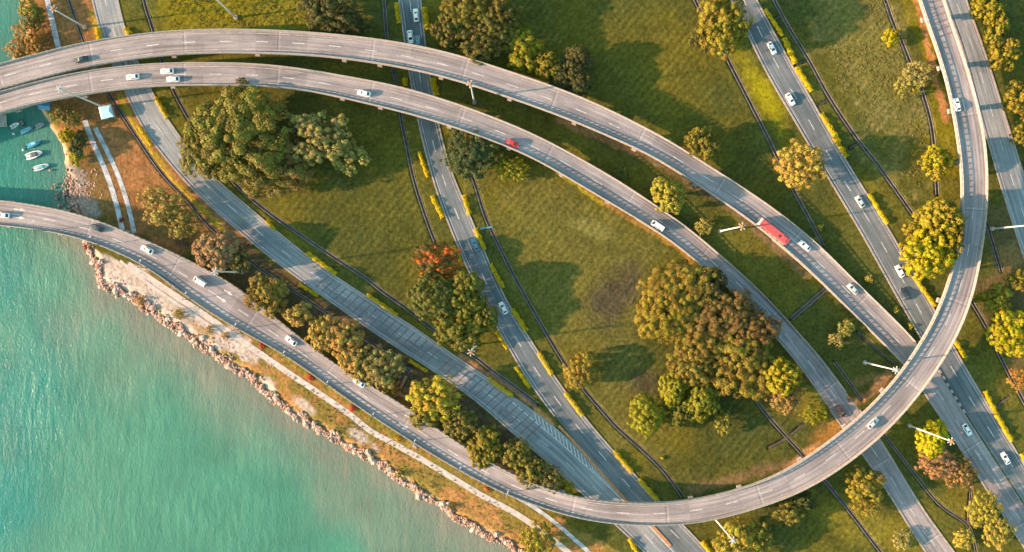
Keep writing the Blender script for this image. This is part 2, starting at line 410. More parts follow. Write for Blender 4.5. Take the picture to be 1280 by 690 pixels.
DRAINS = [  # (points, width m)
 ([(176,-40),(180,0),(186,20),(192,39),(199,65),(207,90),(216,111),(232,141),(262,190),(292,228),(320,253),(346,273),(385,300),(424,326),(461,350),(476,363),(505,383),(550,418),(591,444),(615,463),(650,488),(672,505)], 1.3),
 ([(476,-40),(480,0),(484,50),(491,83),(495,107),(500,141),(508,180),(518,227),(536,282),(544,302)], 1.2),
 ([(566,150),(580,195),(594,230),(607,272),(628,316),(640,340),(666,387),(687,423),(708,457),(736,494),(752,512),(770,533),(796,556),(822,580),(838,599),(854,622)], 1.2),
 ([(856,-30),(869,0),(880,21),(903,60),(916,86),(932,117),(960,172),(973,199),(991,235),(1012,274),(1029,308)], 1.4),
 ([(955,-30),(968,0),(986,34),(1012,76),(1038,123),(1073,175),(1096,204),(1122,240),(1150,280)], 1.3),
 ([(1097,-30),(1107,0),(1119,34),(1129,55),(1137,76),(1153,115),(1166,165),(1172,243)], 1.5),
 ([(1226,255),(1236,287),(1252,340)], 1.2),
 ([(1208,365),(1216,379),(1236,413),(1252,449),(1280,502),(1300,540)], 1.3),
 ([(945,500),(960,520),(983,546),(1007,572),(1018,585),(1030,600),(1059,635),(1101,690),(1125,720)], 1.2),
 ([(989,398.5),(1034,359.6)], 1.6),
 ([(1106,544),(1142,591),(1176,632),(1208,653),(1216,668),(1222,700)], 0.9),
 ([(1043,452),(1077,499)], 0.9),
 ([(1072,415),(1100,440),(1122,457)], 0.8),  # drain-shaped channel added to stand for a line of shade
 ([(74,-40),(86,0),(104,50),(118,84),(136,117),(169,168),(203,217),(235,251),(261,282),(320,332),(367,363),(424,402),(470,433),(508,457)], 1.0),
 ([(512,459),(493,497)], 2.2),
 ([(1215,600),(1210,655)], 0.8),
 ([(966,25),(977,20)], 0.6), ([(994,81),(1009,75)], 0.6), ([(1021,132),(1038,124)], 0.6), ([(1062,185),(1075,178)], 0.6),
 ([(1240,512),(1262,496)], 0.6), ([(960,560),(983,548),(1004,530)], 0.6),
]
gx = np.concatenate([[-12000,-5000,-2000,-900,-400,-200,-120,-80,-56], np.arange(-40,1321,2.0), [1336,1360,1400,1500,1800,2500,6000,13000]])
gy = np.concatenate([[-12000,-5000,-2000,-900,-400,-200,-120,-80,-56], np.arange(-40,731,2.0), [746,780,840,960,1300,2200,6000,13000]])
GX, GY = np.meshgrid(gx, gy)
inside = in_poly(GX, GY, WPOLY)
near = (GX > -150) & (GX < 1500) & (GY > -150) & (GY < 900)
sd = np.full(GX.shape, 900.0)
sd[near] = seg_dist(GX[near], GY[near], SHJ)
sd = np.where(inside, -sd, sd)                       # + on land, photo pixels
Z = np.where(sd > 0, -1.5 * (1 - sstep(0, 16, sd)) , -1.5 - 3.0 * sstep(0, 40, -sd))
n1 = vnoise(GX, GY, 60, 1); n2 = vnoise(GX, GY, 22, 2); n3 = vnoise(GX, GY, 8, 3); n4 = vnoise(GX, GY, 3.2, 4)
Z = Z + np.where(near & (sd > 4), (n2 - 0.5) * 0.06, 0)
for pts, w in DRAINS:
    q = catmull(pts, 3); m = (GX > q[:, 0].min() - 12) & (GX < q[:, 0].max() + 12) & (GY > q[:, 1].min() - 12) & (GY < q[:, 1].max() + 12) & near
    d = np.full(GX.shape, 99.0); d[m] = seg_dist(GX[m], GY[m], q)
    Z = np.where(d * PXM < w * .31 + 0.12, np.minimum(Z, -1.25), Z)
for P in (P4, P5, P6, P7, P1, P2):                    # beds under roads, lets the road sheet lie clear of the turf
    low = P.c[:, 2] < 0.3
    if not low.any(): continue
    cc = np.stack([P.c[low, 0] / PXM + 640, 345 - P.c[low, 1] / PXM], 1)[::6]; hw = P.hw[low].mean()
    m = near; d = np.full(GX.shape, 99.0)
    for k in range(0, len(cc), 40):
        q = cc[k:k + 41]
        if len(q) < 2: continue
        mm = (GX > q[:, 0].min() - 40) & (GX < q[:, 0].max() + 40) & (GY > q[:, 1].min() - 40) & (GY < q[:, 1].max() + 40)
        d[mm] = np.minimum(d[mm], seg_dist(GX[mm], GY[mm], q))
    Z = np.where((d * PXM < hw - 0.8) & (Z > -0.5), -0.06, Z)

col = np.zeros(GX.shape + (3,))
def lay(c, m):
    global col
    m = np.clip(m, 0, 1)[..., None]; col = col * (1 - m) + np.array(c) * m
def mix2(a, b, t): return np.array(a) * (1 - t[..., None]) + np.array(b) * t[..., None]
def blob(x, y, rx, ry, rot=0.0, soft=0.5):
    c, s = math.cos(rad(rot)), math.sin(rad(rot)); dx, dy = GX - x, GY - y
    r = np.hypot((dx * c + dy * s) / rx, (-dx * s + dy * c) / ry) + (n2 - 0.5) * 0.5 + (n3 - 0.5) * 0.3
    return 1 - sstep(1 - soft, 1 + soft * 0.6, r)
def stroke(P, w, soft=0.6):
    m = near; d = np.full(GX.shape, 1e3); d[m] = seg_dist(GX[m], GY[m], catmull(P, 4))
    return 1 - sstep(w * (1 - soft), w, d + (n3 - 0.5) * w * 0.8 + (n4 - .5) * w * 0.4)
def area(P, soft=12):
    i = in_poly(GX, GY, P); m = near; d = np.full(GX.shape, 1e3); d[m] = seg_dist(GX[m], GY[m], P, True)
    d = np.where(i, d, -d) + (n2 - 0.5) * soft * 1.6 + (n3 - .5) * soft
    return sstep(-soft * .5, soft * .5, d)
GRASS, GREEN, YEL = (0.108, 0.094, 0.014), (0.058, 0.066, 0.017), (0.18, 0.145, 0.006)
SOIL, DSOIL, SAND, DARK = (0.29, 0.125, 0.052), (0.085, 0.058, 0.034), (0.47, 0.375, 0.325), (0.058, 0.046, 0.037)
col = mix2(GRASS, GREEN, np.clip(n1 * 1.3 - 0.15 + (n2 - .5) * .6, 0, 1))
lay((0.115, 0.095, 0.018), 0.25 * sstep(0.45, 0.8, n2 * .6 + n3 * .4))
lay((0.165, 0.14, 0.014), area([(195,-60),(390,-60),(388,40),(205,42)], 14) * 0.85)
lay(YEL, blob(270, 8, 75, 22) * 0.5)  # with the layer above, paints the top-left field's sunlit brightness into the grass
lay(YEL, area([(905,62),(925,50),(1000,185),(985,200)], 6) * 0.35); lay((0.27, 0.23, 0.006), blob(955, 116, 46, 14, 60, .7) * 0.75)  # sunlit glow of the grass strip by the straight road, painted as yellow
lay((0.17, 0.145, 0.045), area([(1000,-60),(1105,-60),(1165,150),(1160,240),(1120,225),(1060,110)], 30) * (0.35 + 0.6 * n3))
lay((0.16, 0.14, 0.032), blob(1085, 70, 75, 30, 60) * (0.2 + 0.6 * n4))
lay(YEL, area([(1110,-60),(1140,-60),(1190,150),(1195,220),(1178,220),(1145,60)], 8) * 0.6)
lay((0.14, 0.12, 0.03), area([(600,235),(690,215),(830,310),(800,520),(860,600),(770,540),(650,340)], 30) * 0.5)
lay(DARK, blob(768, 372, 45, 28, -50, 0.7) * 0.75); lay(DARK, blob(805, 478, 22, 16, 0, .7) * 0.6)
lay((0.2, 0.18, 0.055), blob(740, 285, 28, 10, 20) * 0.5)
lay(GREEN, area([(985,360),(1030,375),(1130,470),(1060,520)], 10) * 0.6)
lay((0.19, 0.15, 0.02), blob(1010, 505, 40, 22) * 0.7); lay((0.42, 0.19, 0.05), blob(1038, 540, 26, 13, -40, .8) * 0.6); lay((0.44, 0.22, 0.09), blob(1003, 572, 30, 7, -35) * 0.8)
lay((0.19, 0.155, 0.02), blob(1080, 655, 70, 28, 25) * 0.6); lay((0.30, 0.16, 0.04), blob(1260, 320, 22, 18) * 0.6)
lay((0.19, 0.15, 0.02), blob(1200, 630, 34, 20) * 0.5)
lay((0.16, 0.10, 0.05), area([(1228,250),(1300,250),(1300,360),(1245,365)], 14) * 0.5)
lay((0.13, 0.09, 0.045), area([(1215,360),(1300,340),(1300,560),(1265,470),(1235,400)], 10) * 0.5)
# bare soil
lay(SOIL, area([(34,-60),(122,-60),(130,48),(165,118),(205,190),(285,262),(318,306),(250,318),(165,300),(100,262),(84,180),(62,130),(40,60)], 10) * (0.55 + 0.4 * n3))
lay((0.15, 0.10, 0.035), area([(84,195),(105,150),(132,220),(168,300),(105,270)], 12) * 0.8)
lay((0.15, 0.1, 0.035), blob(122, 145, 22, 18) * 0.5); lay((0.13,0.1,0.03), blob(225, 285, 40, 26, 30) * .6)
lay((0.32, 0.22, 0.02), stroke([(118,20),(126,50)], 9) * 0.8); lay((0.32, 0.22, 0.02), stroke([(150,120),(185,185),(240,250),(300,305)], 5) * 0.8)
lay(DSOIL, area([(225,300),(300,295),(400,372),(560,478),(720,608),(700,618),(640,592),(515,510),(430,462),(345,396),(270,340)], 8) * 0.85)
lay((0.26, 0.14, 0.05), area([(395,400),(430,420),(520,500),(500,510),(420,450)], 8) * 0.5)
lay((0.24, 0.14, 0.035), stroke([(690,205),(757,254),(836,302),(865,326)], 4.5, .4) * 0.9); lay((0.30,0.24,0.015), stroke([(684,204),(752,255)], 3.5) * .7)
lay((0.28, 0.13, 0.06), stroke([(700,150),(760,176),(800,192)], 6) * 0.8); lay((0.17, 0.11, 0.06), stroke([(800,190),(860,228),(920,268),(1010,345)], 6) * 0.7)
lay((0.42, 0.18, 0.07), stroke([(1140,-30),(1158,50),(1182,150)], 6) * 0.85)
lay((0.22, 0.13, 0.07), stroke([(862,612),(920,598),(985,578)], 10, .9) * 0.55)
lay((0.42, 0.2, 0.1), stroke([(1060,505),(1090,490),(1108,470)], 8) * 0.6); lay((0.35, 0.17, 0.08), stroke([(1072,478),(1098,470),(1110,480)], 7, .9) * 0.3)
lay((0.42, 0.2, 0.07), stroke([(672,515),(690,532)], 7) * 0.9); lay((0.3, 0.14, 0.08), stroke([(575,445),(640,487),(668,508)], 4.5) * 0.8)
# coast
coast = area([(108,312),(200,345),(330,425),(470,520),(640,620),(700,650),(800,700),(820,800),(620,720),(380,530),(240,428),(130,370)], 4)
lay((0.20, 0.145, 0.035), coast * 0.95)
lay((0.34, 0.16, 0.055), coast * sstep(0.45, 0.7, n2 * .5 + n3 * .5) * 0.8)
lay((0.34, 0.16, 0.06), area([(540,590),(600,630),(700,690),(640,700),(560,640)], 14) * 0.6)
sandm = area([(106,308),(140,318),(200,352),(300,418),(345,455),(300,448),(255,430),(170,372),(130,362)], 6)
lay(SAND, sandm * (0.75 + 0.25 * n3))
lay((0.24, 0.17, 0.05), blob(224, 393, 9, 5, 30) * 0.9); lay((0.30, 0.19, 0.07), blob(250, 412, 22, 5, 35) * 0.7)
lay(SAND, blob(335, 480, 12, 8, 35) * 0.85); lay(SAND, blob(378, 505, 17, 7, 35) * 0.8); lay(SAND, blob(448, 545, 14, 8, 40) * 0.85); lay(SAND, blob(470, 560, 8, 5, 35) * 0.7)
lay((0.17, 0.15, 0.02), stroke([(228,362),(300,410),(345,440),(460,520),(560,590)], 4) * 0.75)
lay((0.45, 0.30, 0.20), (1 - sstep(4, 13, sd)) * (sd > 0) * 0.85)
lay((0.50, 0.34, 0.22), stroke([(48,140),(58,165),(75,185),(85,215)], 7) * 0.9)
lay((0.26, 0.22, 0.19), area([(78,205),(100,212),(118,250),(135,275),(100,268),(86,250)], 8) * 0.85)
lay((0.12, 0.115, 0.10), (sd < -2) * 1.0)
# mowing rings in the big loop, kept in alpha
ring = blob(786, 368, 80, 72, 0, 0.6) * sstep(0.3, 0.62, n1 * .4 + n2 * .6) * (GX < 1000)
lawn = np.zeros(GX.shape)
for poly in ([(600,235),(690,215),(900,350),(1000,560),(860,610),(770,540)], [(330,235),(495,150),(545,300),(580,420),(420,330)], [(640,0),(870,0),(1010,290),(880,180),(740,110)], [(980,0),(1105,0),(1165,240),(1110,210)], [(195,-40),(390,-40),(380,35),(205,40)], [(930,640),(1030,610),(1110,700),(900,700)]):
    lawn = np.maximum(lawn, area(poly, 20))
ny, nx = GX.shape
V = np.stack([(GX - 640) * PXM, -(GY - 345) * PXM, Z], -1).reshape(-1, 3)
I, J = np.meshgrid(np.arange(ny - 1), np.arange(nx - 1), indexing='ij'); I = I.ravel(); J = J.ravel()
F = np.stack([I * nx + J, (I + 1) * nx + J, (I + 1) * nx + J + 1, I * nx + J + 1], 1)
me = np_mesh('ground', V, F, True)
ca = me.color_attributes.new('soil_cover', 'FLOAT_COLOR', 'POINT')
ca.data.foreach_set('color', np.concatenate([col.reshape(-1, 3), ring.reshape(-1, 1)], 1).astype(np.float32).ravel())
la = me.attributes.new('lawn', 'FLOAT', 'POINT'); la.data.foreach_set('value', lawn.astype(np.float32).ravel())
def ground_material():
    m, nt, b = newmat('turf_and_soil')
    at = nt.nodes.new('ShaderNodeAttribute'); at.attribute_name = 'soil_cover'
    al = nt.nodes.new('ShaderNodeAttribute'); al.attribute_name = 'lawn'
    oc = coords(nt)
    a = noise(nt, oc, 0.07, 4, 0.6); f = noise(nt, oc, 0.9, 4, 0.65); g = noise(nt, oc, 0.28, 3, 0.6)
    v = math_node(nt, 'MULTIPLY', mapr(nt, f, 0.25, 0.75, 0.5, 1.5), mapr(nt, g, 0.3, 0.7, 0.86, 1.14))
    v = math_node(nt, 'MULTIPLY', v, mapr(nt, a, 0.3, 0.7, 0.8, 1.2))
    # mowing: rings in the loop, wavering swaths elsewhere
    cx, cy, _ = W(774, 366)
    wv = nt.nodes.new('ShaderNodeTexWave'); wv.wave_type = 'RINGS'; wv.rings_direction = 'Z'
    wv.inputs['Scale'].default_value = 0.2; wv.inputs['Distortion'].default_value = 2.2; wv.inputs['Detail'].default_value = 2; wv.inputs['Detail Scale'].default_value = 0.35
    L(nt, mapping(nt, oc, loc=(-cx, -cy, 0)), wv.inputs['Vector'])
    w2 = nt.nodes.new('ShaderNodeTexWave'); w2.wave_type = 'BANDS'; w2.bands_direction = 'X'
    w2.inputs['Scale'].default_value = 0.14; w2.inputs['Distortion'].default_value = 3.4; w2.inputs['Detail'].default_value = 2; w2.inputs['Detail Scale'].default_value = 0.12
    L(nt, mapping(nt, oc, rot=(0, 0, rad(40))), w2.inputs['Vector'])
    rm = math_node(nt, 'MULTIPLY', wv.outputs['Fac'], at.outputs['Alpha'])
    sw = math_node(nt, 'MULTIPLY', w2.outputs['Fac'], math_node(nt, 'MULTIPLY', al.outputs['Fac'], math_node(nt, 'SUBTRACT', 1.0, at.outputs['Alpha'])))
    v = math_node(nt, 'MULTIPLY', v, math_node(nt, 'ADD', 1.0, math_node(nt, 'ADD', math_node(nt, 'MULTIPLY', rm, -0.25), math_node(nt, 'MULTIPLY', math_node(nt, 'MULTIPLY', sw, mapr(nt, a, 0.35, 0.65, 0.2, 1.4)), -0.20))))
    c = mixc(nt, 1.0, at.outputs['Color'], v, 'MULTIPLY')
    L(nt, c, b.inputs['Base Color']); b.inputs['Roughness'].default_value = 1.0; b.inputs['Specular IOR Level'].default_value = 0.05
    h = math_node(nt, 'ADD', math_node(nt, 'ADD', f, math_node(nt, 'MULTIPLY', g, 1.5)), math_node(nt, 'ADD', math_node(nt, 'MULTIPLY', rm, 0.3), math_node(nt, 'MULTIPLY', sw, 0.25)))
    bump(nt, b, h, 0.55, 0.35)
    return m
ground = link_mesh('ground', me, ground_material()); tag(ground, 'olive lawns, bare orange soil and sandy shore between the roads', 'ground', kind='structure')

# ------------------------------------------------------------------ water
wx = np.concatenate([[-12000,-4000,-1500,-600,-250,-120,-70], np.arange(-40,761,4.0), [800,1200,3000,9000,13000]])
wy = np.concatenate([[-6000,-2000,-700,-250,-100,-60], np.arange(-40,741,4.0), [800,1000,1500,3000,6000,13000]])
WX, WY = np.meshgrid(wx, wy)
nr = (WX > -200) & (WX < 900) & (WY > -150) & (WY < 900)
ws = np.full(WX.shape, 400.0); ws[nr] = seg_dist(WX[nr], WY[nr], SHJ); ws = np.where(in_poly(WX, WY, WPOLY), ws, 0)
wn = vnoise(WX, WY, 70, 11); wn2 = vnoise(WX, WY, 25, 12)
tur = np.clip((1 - sstep(0, 120, ws + (wn - .5) * 90 - np.clip(WX - 330, 0, 300) * .25)) * 0.52 + (1 - sstep(0, 40, ws + (wn2 - .5) * 25)) * 0.35, 0, 1)
tur = np.where((WY < 262) & (WX < 130), tur * 0.25, tur)
deep = 1 - sstep(-30, 120, WX + (wn - .5) * 120); deep = np.where((WY < 255) & (WX < 130), 0.75, deep)
V = np.stack([(WX - 640) * PXM, -(WY - 345) * PXM, np.full(WX.shape, -1.2)], -1).reshape(-1, 3); ny, nx = WX.shape
I, J = np.meshgrid(np.arange(ny - 1), np.arange(nx - 1), indexing='ij'); I = I.ravel(); J = J.ravel()
F = np.stack([I * nx + J, (I + 1) * nx + J, (I + 1) * nx + J + 1, I * nx + J + 1], 1)
keep = (in_poly(WX, WY, WPOLY) | (ws <= 0) & nr).ravel()
sdw = np.where(in_poly(WX, WY, WPOLY), 1, np.where(nr & (np.abs(np.where(nr, seg_dist(WX, WY, SHJ), 99)) < 16), 1, 0)).ravel().astype(bool)
F = F[sdw[F].all(1)]
me = np_mesh('water', V, F, True)
at_ = me.color_attributes.new('tint', 'FLOAT_COLOR', 'POINT')
at_.data.foreach_set('color', np.stack([tur.ravel(), deep.ravel(), tur.ravel() * 0, tur.ravel() * 0 + 1], 1).astype(np.float32).ravel())
def water_material():
    m, nt, b = newmat('green_sea_water')
    at = nt.nodes.new('ShaderNodeAttribute'); at.attribute_name = 'tint'
    sp = nt.nodes.new('ShaderNodeSeparateColor'); L(nt, at.outputs['Color'], sp.inputs[0])
    oc = coords(nt)
    n = noise(nt, oc, 0.06, 4, 0.6); st = noise(nt, mapping(nt, oc, (0.25, 0.045, 1), (0, 0, rad(8))), 1.0, 4, 0.6)
    c = mixc(nt, sp.outputs[1], (0.060, 0.196, 0.132), (0.012, 0.168, 0.140))
    c = mixc(nt, sp.outputs[0], c, (0.178, 0.172, 0.130))
    silt = math_node(nt, 'MULTIPLY', mapr(nt, st, 0.5, 0.72, 0, 0.33), mapr(nt, sp.outputs[0], 0.1, 0.7, 0.15, 1.0))
    c = mixc(nt, silt, c, (0.25, 0.20, 0.155))
    c = mixc(nt, 1.0, c, mapr(nt, n, 0.3, 0.7, 0.85, 1.12), 'MULTIPLY')
    L(nt, c, b.inputs['Base Color']); b.inputs['Roughness'].default_value = 0.22; b.inputs['IOR'].default_value = 1.33
    sw_ = noise(nt, mapping(nt, oc, (0.42, 0.13, 1), (0, 0, rad(9))), 1.0, 3, 0.55)
    fine = noise(nt, mapping(nt, oc, (1.0, 0.55, 1), (0, 0, rad(-12))), 1.5, 5, 0.72)
    patchy = noise(nt, oc, 0.03, 2, 0.5)
    h = math_node(nt, 'ADD', math_node(nt, 'MULTIPLY', math_node(nt, 'MULTIPLY', sw_, 2.2), mapr(nt, patchy, 0.35, 0.65, 0.35, 1.2)), math_node(nt, 'MULTIPLY', fine, 1.5))
    bump(nt, b, h, 0.40, 0.32)
    return m
water = link_mesh('water', me, water_material()); tag(water, 'turquoise green rippled sea with silty shallows', 'water', kind='structure')

# ------------------------------------------------------------------ ground roads
def dash_items(P, u, period=12.0, on=4.0, w=0.22, s0=0, s1=None, ph=0.0):
    s1 = P.s[-1] if s1 is None else s1; out = []; d = s0 + ph
    while d + on < s1:
        out.append((d, d + on, u - w / 2, u + w / 2)); d += period
    return out
def solid_line(name, P, uarr, w, mat, parent, dz, rng=None):
    return sweep(name, P, flat(P, uarr - w / 2, uarr + w / 2, dz), mat, parent, rng, closed=False)
def kerb(name, P, side, parent, rng=None, h=0.14, w=0.45, mat=None):
    zc = P.c[:, 2]; a = side * (P.hw - 0.05); bb = side * (P.hw + w)
    pr = [(a, zc - 0.3), (a, zc + h), (bb, zc + h), (bb, zc - 0.3)]
    return sweep(name, P, pr if side < 0 else pr[::-1], mat or M['concrete_light'], parent, rng)
def ground_road(name, label, P, mat, lanes, kl=None, kr=None, ph=0.0):
    o = sweep(name, P, flat(P, -P.hw, P.hw), mat, None, None, closed=False)
    tag(o, label, 'road', kind='structure')
    for side, rg in ((1, kl), (-1, kr)):
        for r in (rg or []):
            kerb('kerb', P, side, o, r)
    k = strips('lane_marking', P, [i for u in lanes for i in dash_items(P, u, ph=ph)], M['white_line'], o, 0.012)
    for side, rg in ((1, kl), (-1, kr)):
        for r in (rg or []): solid_line('edge_line', P, side * (P.hw - 0.75), 0.2, M['edge_line'], o, 0.012, r)
    return o
def idx(P, px, py): return P.near_px(px, py)
def cut(P, a, b): return (idx(P, *a), idx(P, *b))
# path directions run from the top of the photo down; u>0 is then the photo's right side
r4 = ground_road('road', 'grey road with red rumble bars curving inland of the shore flyover', P4, M['asphalt_old'], [],
    kl=[(0, idx(P4, 630, 490))], kr=[(0, len(P4.c))])
r6 = ground_road('road', 'slim dark two-lane road running down between the two inner lawns', P6, M['asphalt'], [0.0],
    kl=[(0, len(P6.c))], kr=[(0, idx(P6, 700, 520))], ph=5)
r5 = ground_road('road', 'straight two-lane road crossing from top right under the big curved flyover', P5, M['asphalt'], [0.0],
    kl=[(0, len(P5.c))], kr=[(0, idx(P5, 1168, 450))], ph=2)
r7 = ground_road('road', 'road at the right edge alongside the curved flyover', P7, M['asphalt_old'], [0.0],
    kl=[(0, len(P7.c))], kr=[(0, len(P7.c))], ph=7)
# lane line of road 4 keeps its distance from the left kerb
u4 = -P4.hw + 4.0
it = [i for i in dash_items(P4, 0.0, ph=3)]
it = [(a, b, float(np.interp(a, P4.s, u4)) - .11, float(np.interp(a, P4.s, u4)) + .11) for a, b, _, _ in it]
strips('lane_marking', P4, it, M['white_line'], r4, 0.012)
i0, i1 = idx(P4, 640, 500), idx(P4, 775, 625)
uw = np.minimum(P4.hw - 0.7, -P4.hw + 7.5)
solid_line('edge_line', P4, uw, 0.28, M['white_line'], r4, 0.012, (i0, len(P4.c)))
g = []
for d in np.arange(P4.s[idx(P4, 676, 520)], P4.s[idx(P4, 778, 624)], 1.7):
    hw = float(np.interp(d, P4.s, P4.hw)); ua = -hw + 7.7
    if hw - 0.5 - ua > 0.6: g.append((d, d + 0.5, ua, hw - 0.5, -2.6))
strips('chevron_marking', P4, g, M['white_line'], r4, 0.014)
red = []
for a, b_ in (((405,345),(543,437)), ((556,449),(668,540))):
    for d in np.arange(P4.s[idx(P4, *a)], P4.s[idx(P4, *b_)], 2.5):
        hw = float(np.interp(d, P4.s, P4.hw)); red.append((d, d + 0.5, -hw + 0.9, min(hw - 0.9, -hw + 8.0), 1.2))
strips('rumble_bar', P4, red, M['red_line'], r4, 0.018)
# brown kerb between roads 4 and 6, black and white kerb where road 5 meets the ramp
def island(name, label, pts, w, mat, h=0.2, z=0.06):
    P = line_path(pts, w, z); zc = P.c[:, 2]
    o = sweep(name, P, [(-P.hw, zc - .1), (-P.hw, zc + h), (P.hw, zc + h), (P.hw, zc - .1)][::-1], mat); tag(o, label, 'kerb', kind='structure'); return o, P
island('kerb_strip', 'narrow brown kerb dividing the two merging roads', [(698,532),(716,550.5),(749,588),(785,628),(817,659),(838,682)], 0.9, M['orange_brick'])
_, PG = island('kerb_strip', 'pale kerb with black blocks between road and ramp right of the flyover', [(1158,440),(1172,460),(1187,485),(1198,503),(1206,516)], 0.8, M['concrete'])
strips('kerb_block', PG, [(d, d + 1.3, -.42, .42) for d in np.arange(6, PG.s[-1] - 1, 2.6)], M['dark_paint'], _, 0.208)

# ------------------------------------------------------------------ flyovers
def bottom(z): return np.where(z > 2.4, z - 1.25, -0.5) 
def flyover(name, label, P, mat, par_l, par_r, lanes, piers, rail=True, ph=0.0):
    root = empty(name, tuple(P.c[len(P.c) // 2][:2]) + (0,)); off = Vector(root.location)
    tag(root, label, 'flyover')
    z = P.c[:, 2]; zb = bottom(z); hw = P.hw
    kids = []
    kids.append(sweep('deck', P, [(-hw + .02, z - .05), (hw - .02, z - .05), (hw - .02, np.maximum(z - .5, zb)), (hw - np.where(z > 2.4, 1.6, .1), zb), (-hw + np.where(z > 2.4, 1.6, .1), zb), (-hw + .02, np.maximum(z - .5, zb))], M['concrete'], root))
    kids.append(sweep('road_surface', P, flat(P, -hw + .35, hw - .35), mat, root, closed=False))
    for side, rg in ((1, par_l), (-1, par_r)):
        for r in rg:
            a, b_ = side * (hw - .42), side * (hw + .02)
            pr = [(a, z - .2), (a + side * .1, z + .72), (b_, z + .72), (b_, np.maximum(z - .55, zb))]
            pp = sweep('parapet', P, pr if side < 0 else pr[::-1], M['concrete_light'], root, r); kids.append(pp)
            if rail:
                mb = MB(); uu = lambda d: side * (float(np.interp(d, P.s, hw)) - .22)
                prev = None
                for d in np.arange(P.s[r[0]] + .5, P.s[min(r[1], len(P.s) - 1)] - .5, 2.0):
                    p, t, _ = P.at(d); u = uu(d); q = (p[0] - t[1] * u, p[1] + t[0] * u, p[2])
                    mb.box((q[0], q[1], q[2] + .94), (.42, .20, .50), math.atan2(t[1], t[0]))
                    if prev: mb.tube((prev[0], prev[1], prev[2] + 1.2), (q[0], q[1], q[2] + 1.2), .11, n=5)
                    prev = q
                mb.build('railing', M['rail'], pp)
    for side, rg in ((1, par_l), (-1, par_r)):
        for r in rg: kids.append(solid_line('edge_line', P, side * (hw - 1.25), .16, M['edge_line'], root, .014, r))
    (strips('lane_marking', P, [i for u in lanes for i in dash_items(P, u, ph=ph)], M['white_line'], root, .014))
    for (px, py) in piers:
        i = P.near_px(px, py); c, t, h_, zz = P.c[i], P.t[i], P.hw[i], zb[i]
        ok = True; mb = MB(); a = math.atan2(t[1], t[0])
        mb.box((c[0], c[1], zz - .55), (1.5, 2 * h_ + .9, 1.1), a)
        foot = -4.0 if in_poly(np.array([c[0] / PXM + 640]), np.array([345 - c[1] / PXM]), WPOLY)[0] else -.4
        for s in ((-.5, .5) if h_ > 5.6 else (0,)):
            u = s * h_; mb.tube((c[0] - t[1] * u, c[1] + t[0] * u, foot), (c[0] - t[1] * u, c[1] + t[0] * u, zz - 1.05), .85, .85, 14)
        kids.append(mb.build('pier', M['concrete_light'], root))
    for k in kids:
        if k: k.matrix_parent_inverse.translation = -off
    return root
full = lambda P: [(0, len(P.c))]
f1 = flyover('flyover', 'upper of the two parallel curved flyovers, sweeping down to join the right-hand road', P1, M['flyover_top'],
    [(0, idx(P1,1150,425))], [(0, idx(P1,1120,440))], [0.0], [(20,95),(112,70),(215,54),(320,52),(430,58),(478,66),(556,82),(640,108),(725,140),(800,170),(880,215)], ph=4)
f2 = flyover('flyover', 'lower of the two parallel curved flyovers, ending as a ramp under the big loop', P2, M['flyover_top'],
    [(0, idx(P2,1062,490))], [(0, idx(P2,1020,480))], [0.0], [(15,128),(100,106),(215,93),(320,94),(430,106),(480,118),(565,142),(640,170),(710,204),(770,238)], ph=1)
kerb('kerb', P2, 1, f2, (idx(P2,1075,510), len(P2.c))); kerb('kerb', P2, -1, f2, (idx(P2,1040,510), len(P2.c))); kerb('kerb', P1, -1, f1, (idx(P1,1140,480), len(P1.c)))
for k in list(f2.children) + list(f1.children):
    if k.name.startswith('kerb'): k.matrix_parent_inverse.translation = -Vector(k.parent.location)
f3 = flyover('flyover', 'big curved flyover looping along the shore and round the right side', P3, M['flyover_top'],
    full(P3), full(P3), [0.0], [(8,263),(78,275),(150,303),(700,632),(868,640),(930,622),(1010,592),(1068,548),(1118,500),(1196,383),(1214,330),(1219,270),(1217,200),(1203,135),(1186,80),(1170,20)], ph=6)
def arrows(P, spots, parent):
    for px, py in spots:
        mb = MB(); i = P.near_px(px, py); x, y, _ = W(px, py, P.c[i, 2]); t = P.t[i]; z = P.c[i, 2] + .016
        f = lambda a, b: (x + t[0] * a - t[1] * b, y + t[1] * a + t[0] * b, z)
        mb.add([f(-2.2, -.2), f(.4, -.2), f(.4, -.65), f(2.2, 0), f(.4, .65), f(.4, .2), f(-2.2, .2)], [(0, 1, 5, 6), (2, 3, 4)])
        mb.f = [(0, 1, 2, 3, 4, 5, 6)]
        o = mb.build('arrow_marking', M['white_line'], parent); o.matrix_parent_inverse.translation = -Vector(parent.location)
arrows(P3, [(24,262),(23,272),(284,365),(277,374),(513,523),(506,533)], f3)
strips('rumble_bar', P3, [(P3.s[idx(P3,1163,2)] - d, P3.s[idx(P3,1163,2)] - d + .5, -2.9, 1.2) for d in np.arange(-6, 14, 2.3)], M['red_line'], f3, .02)

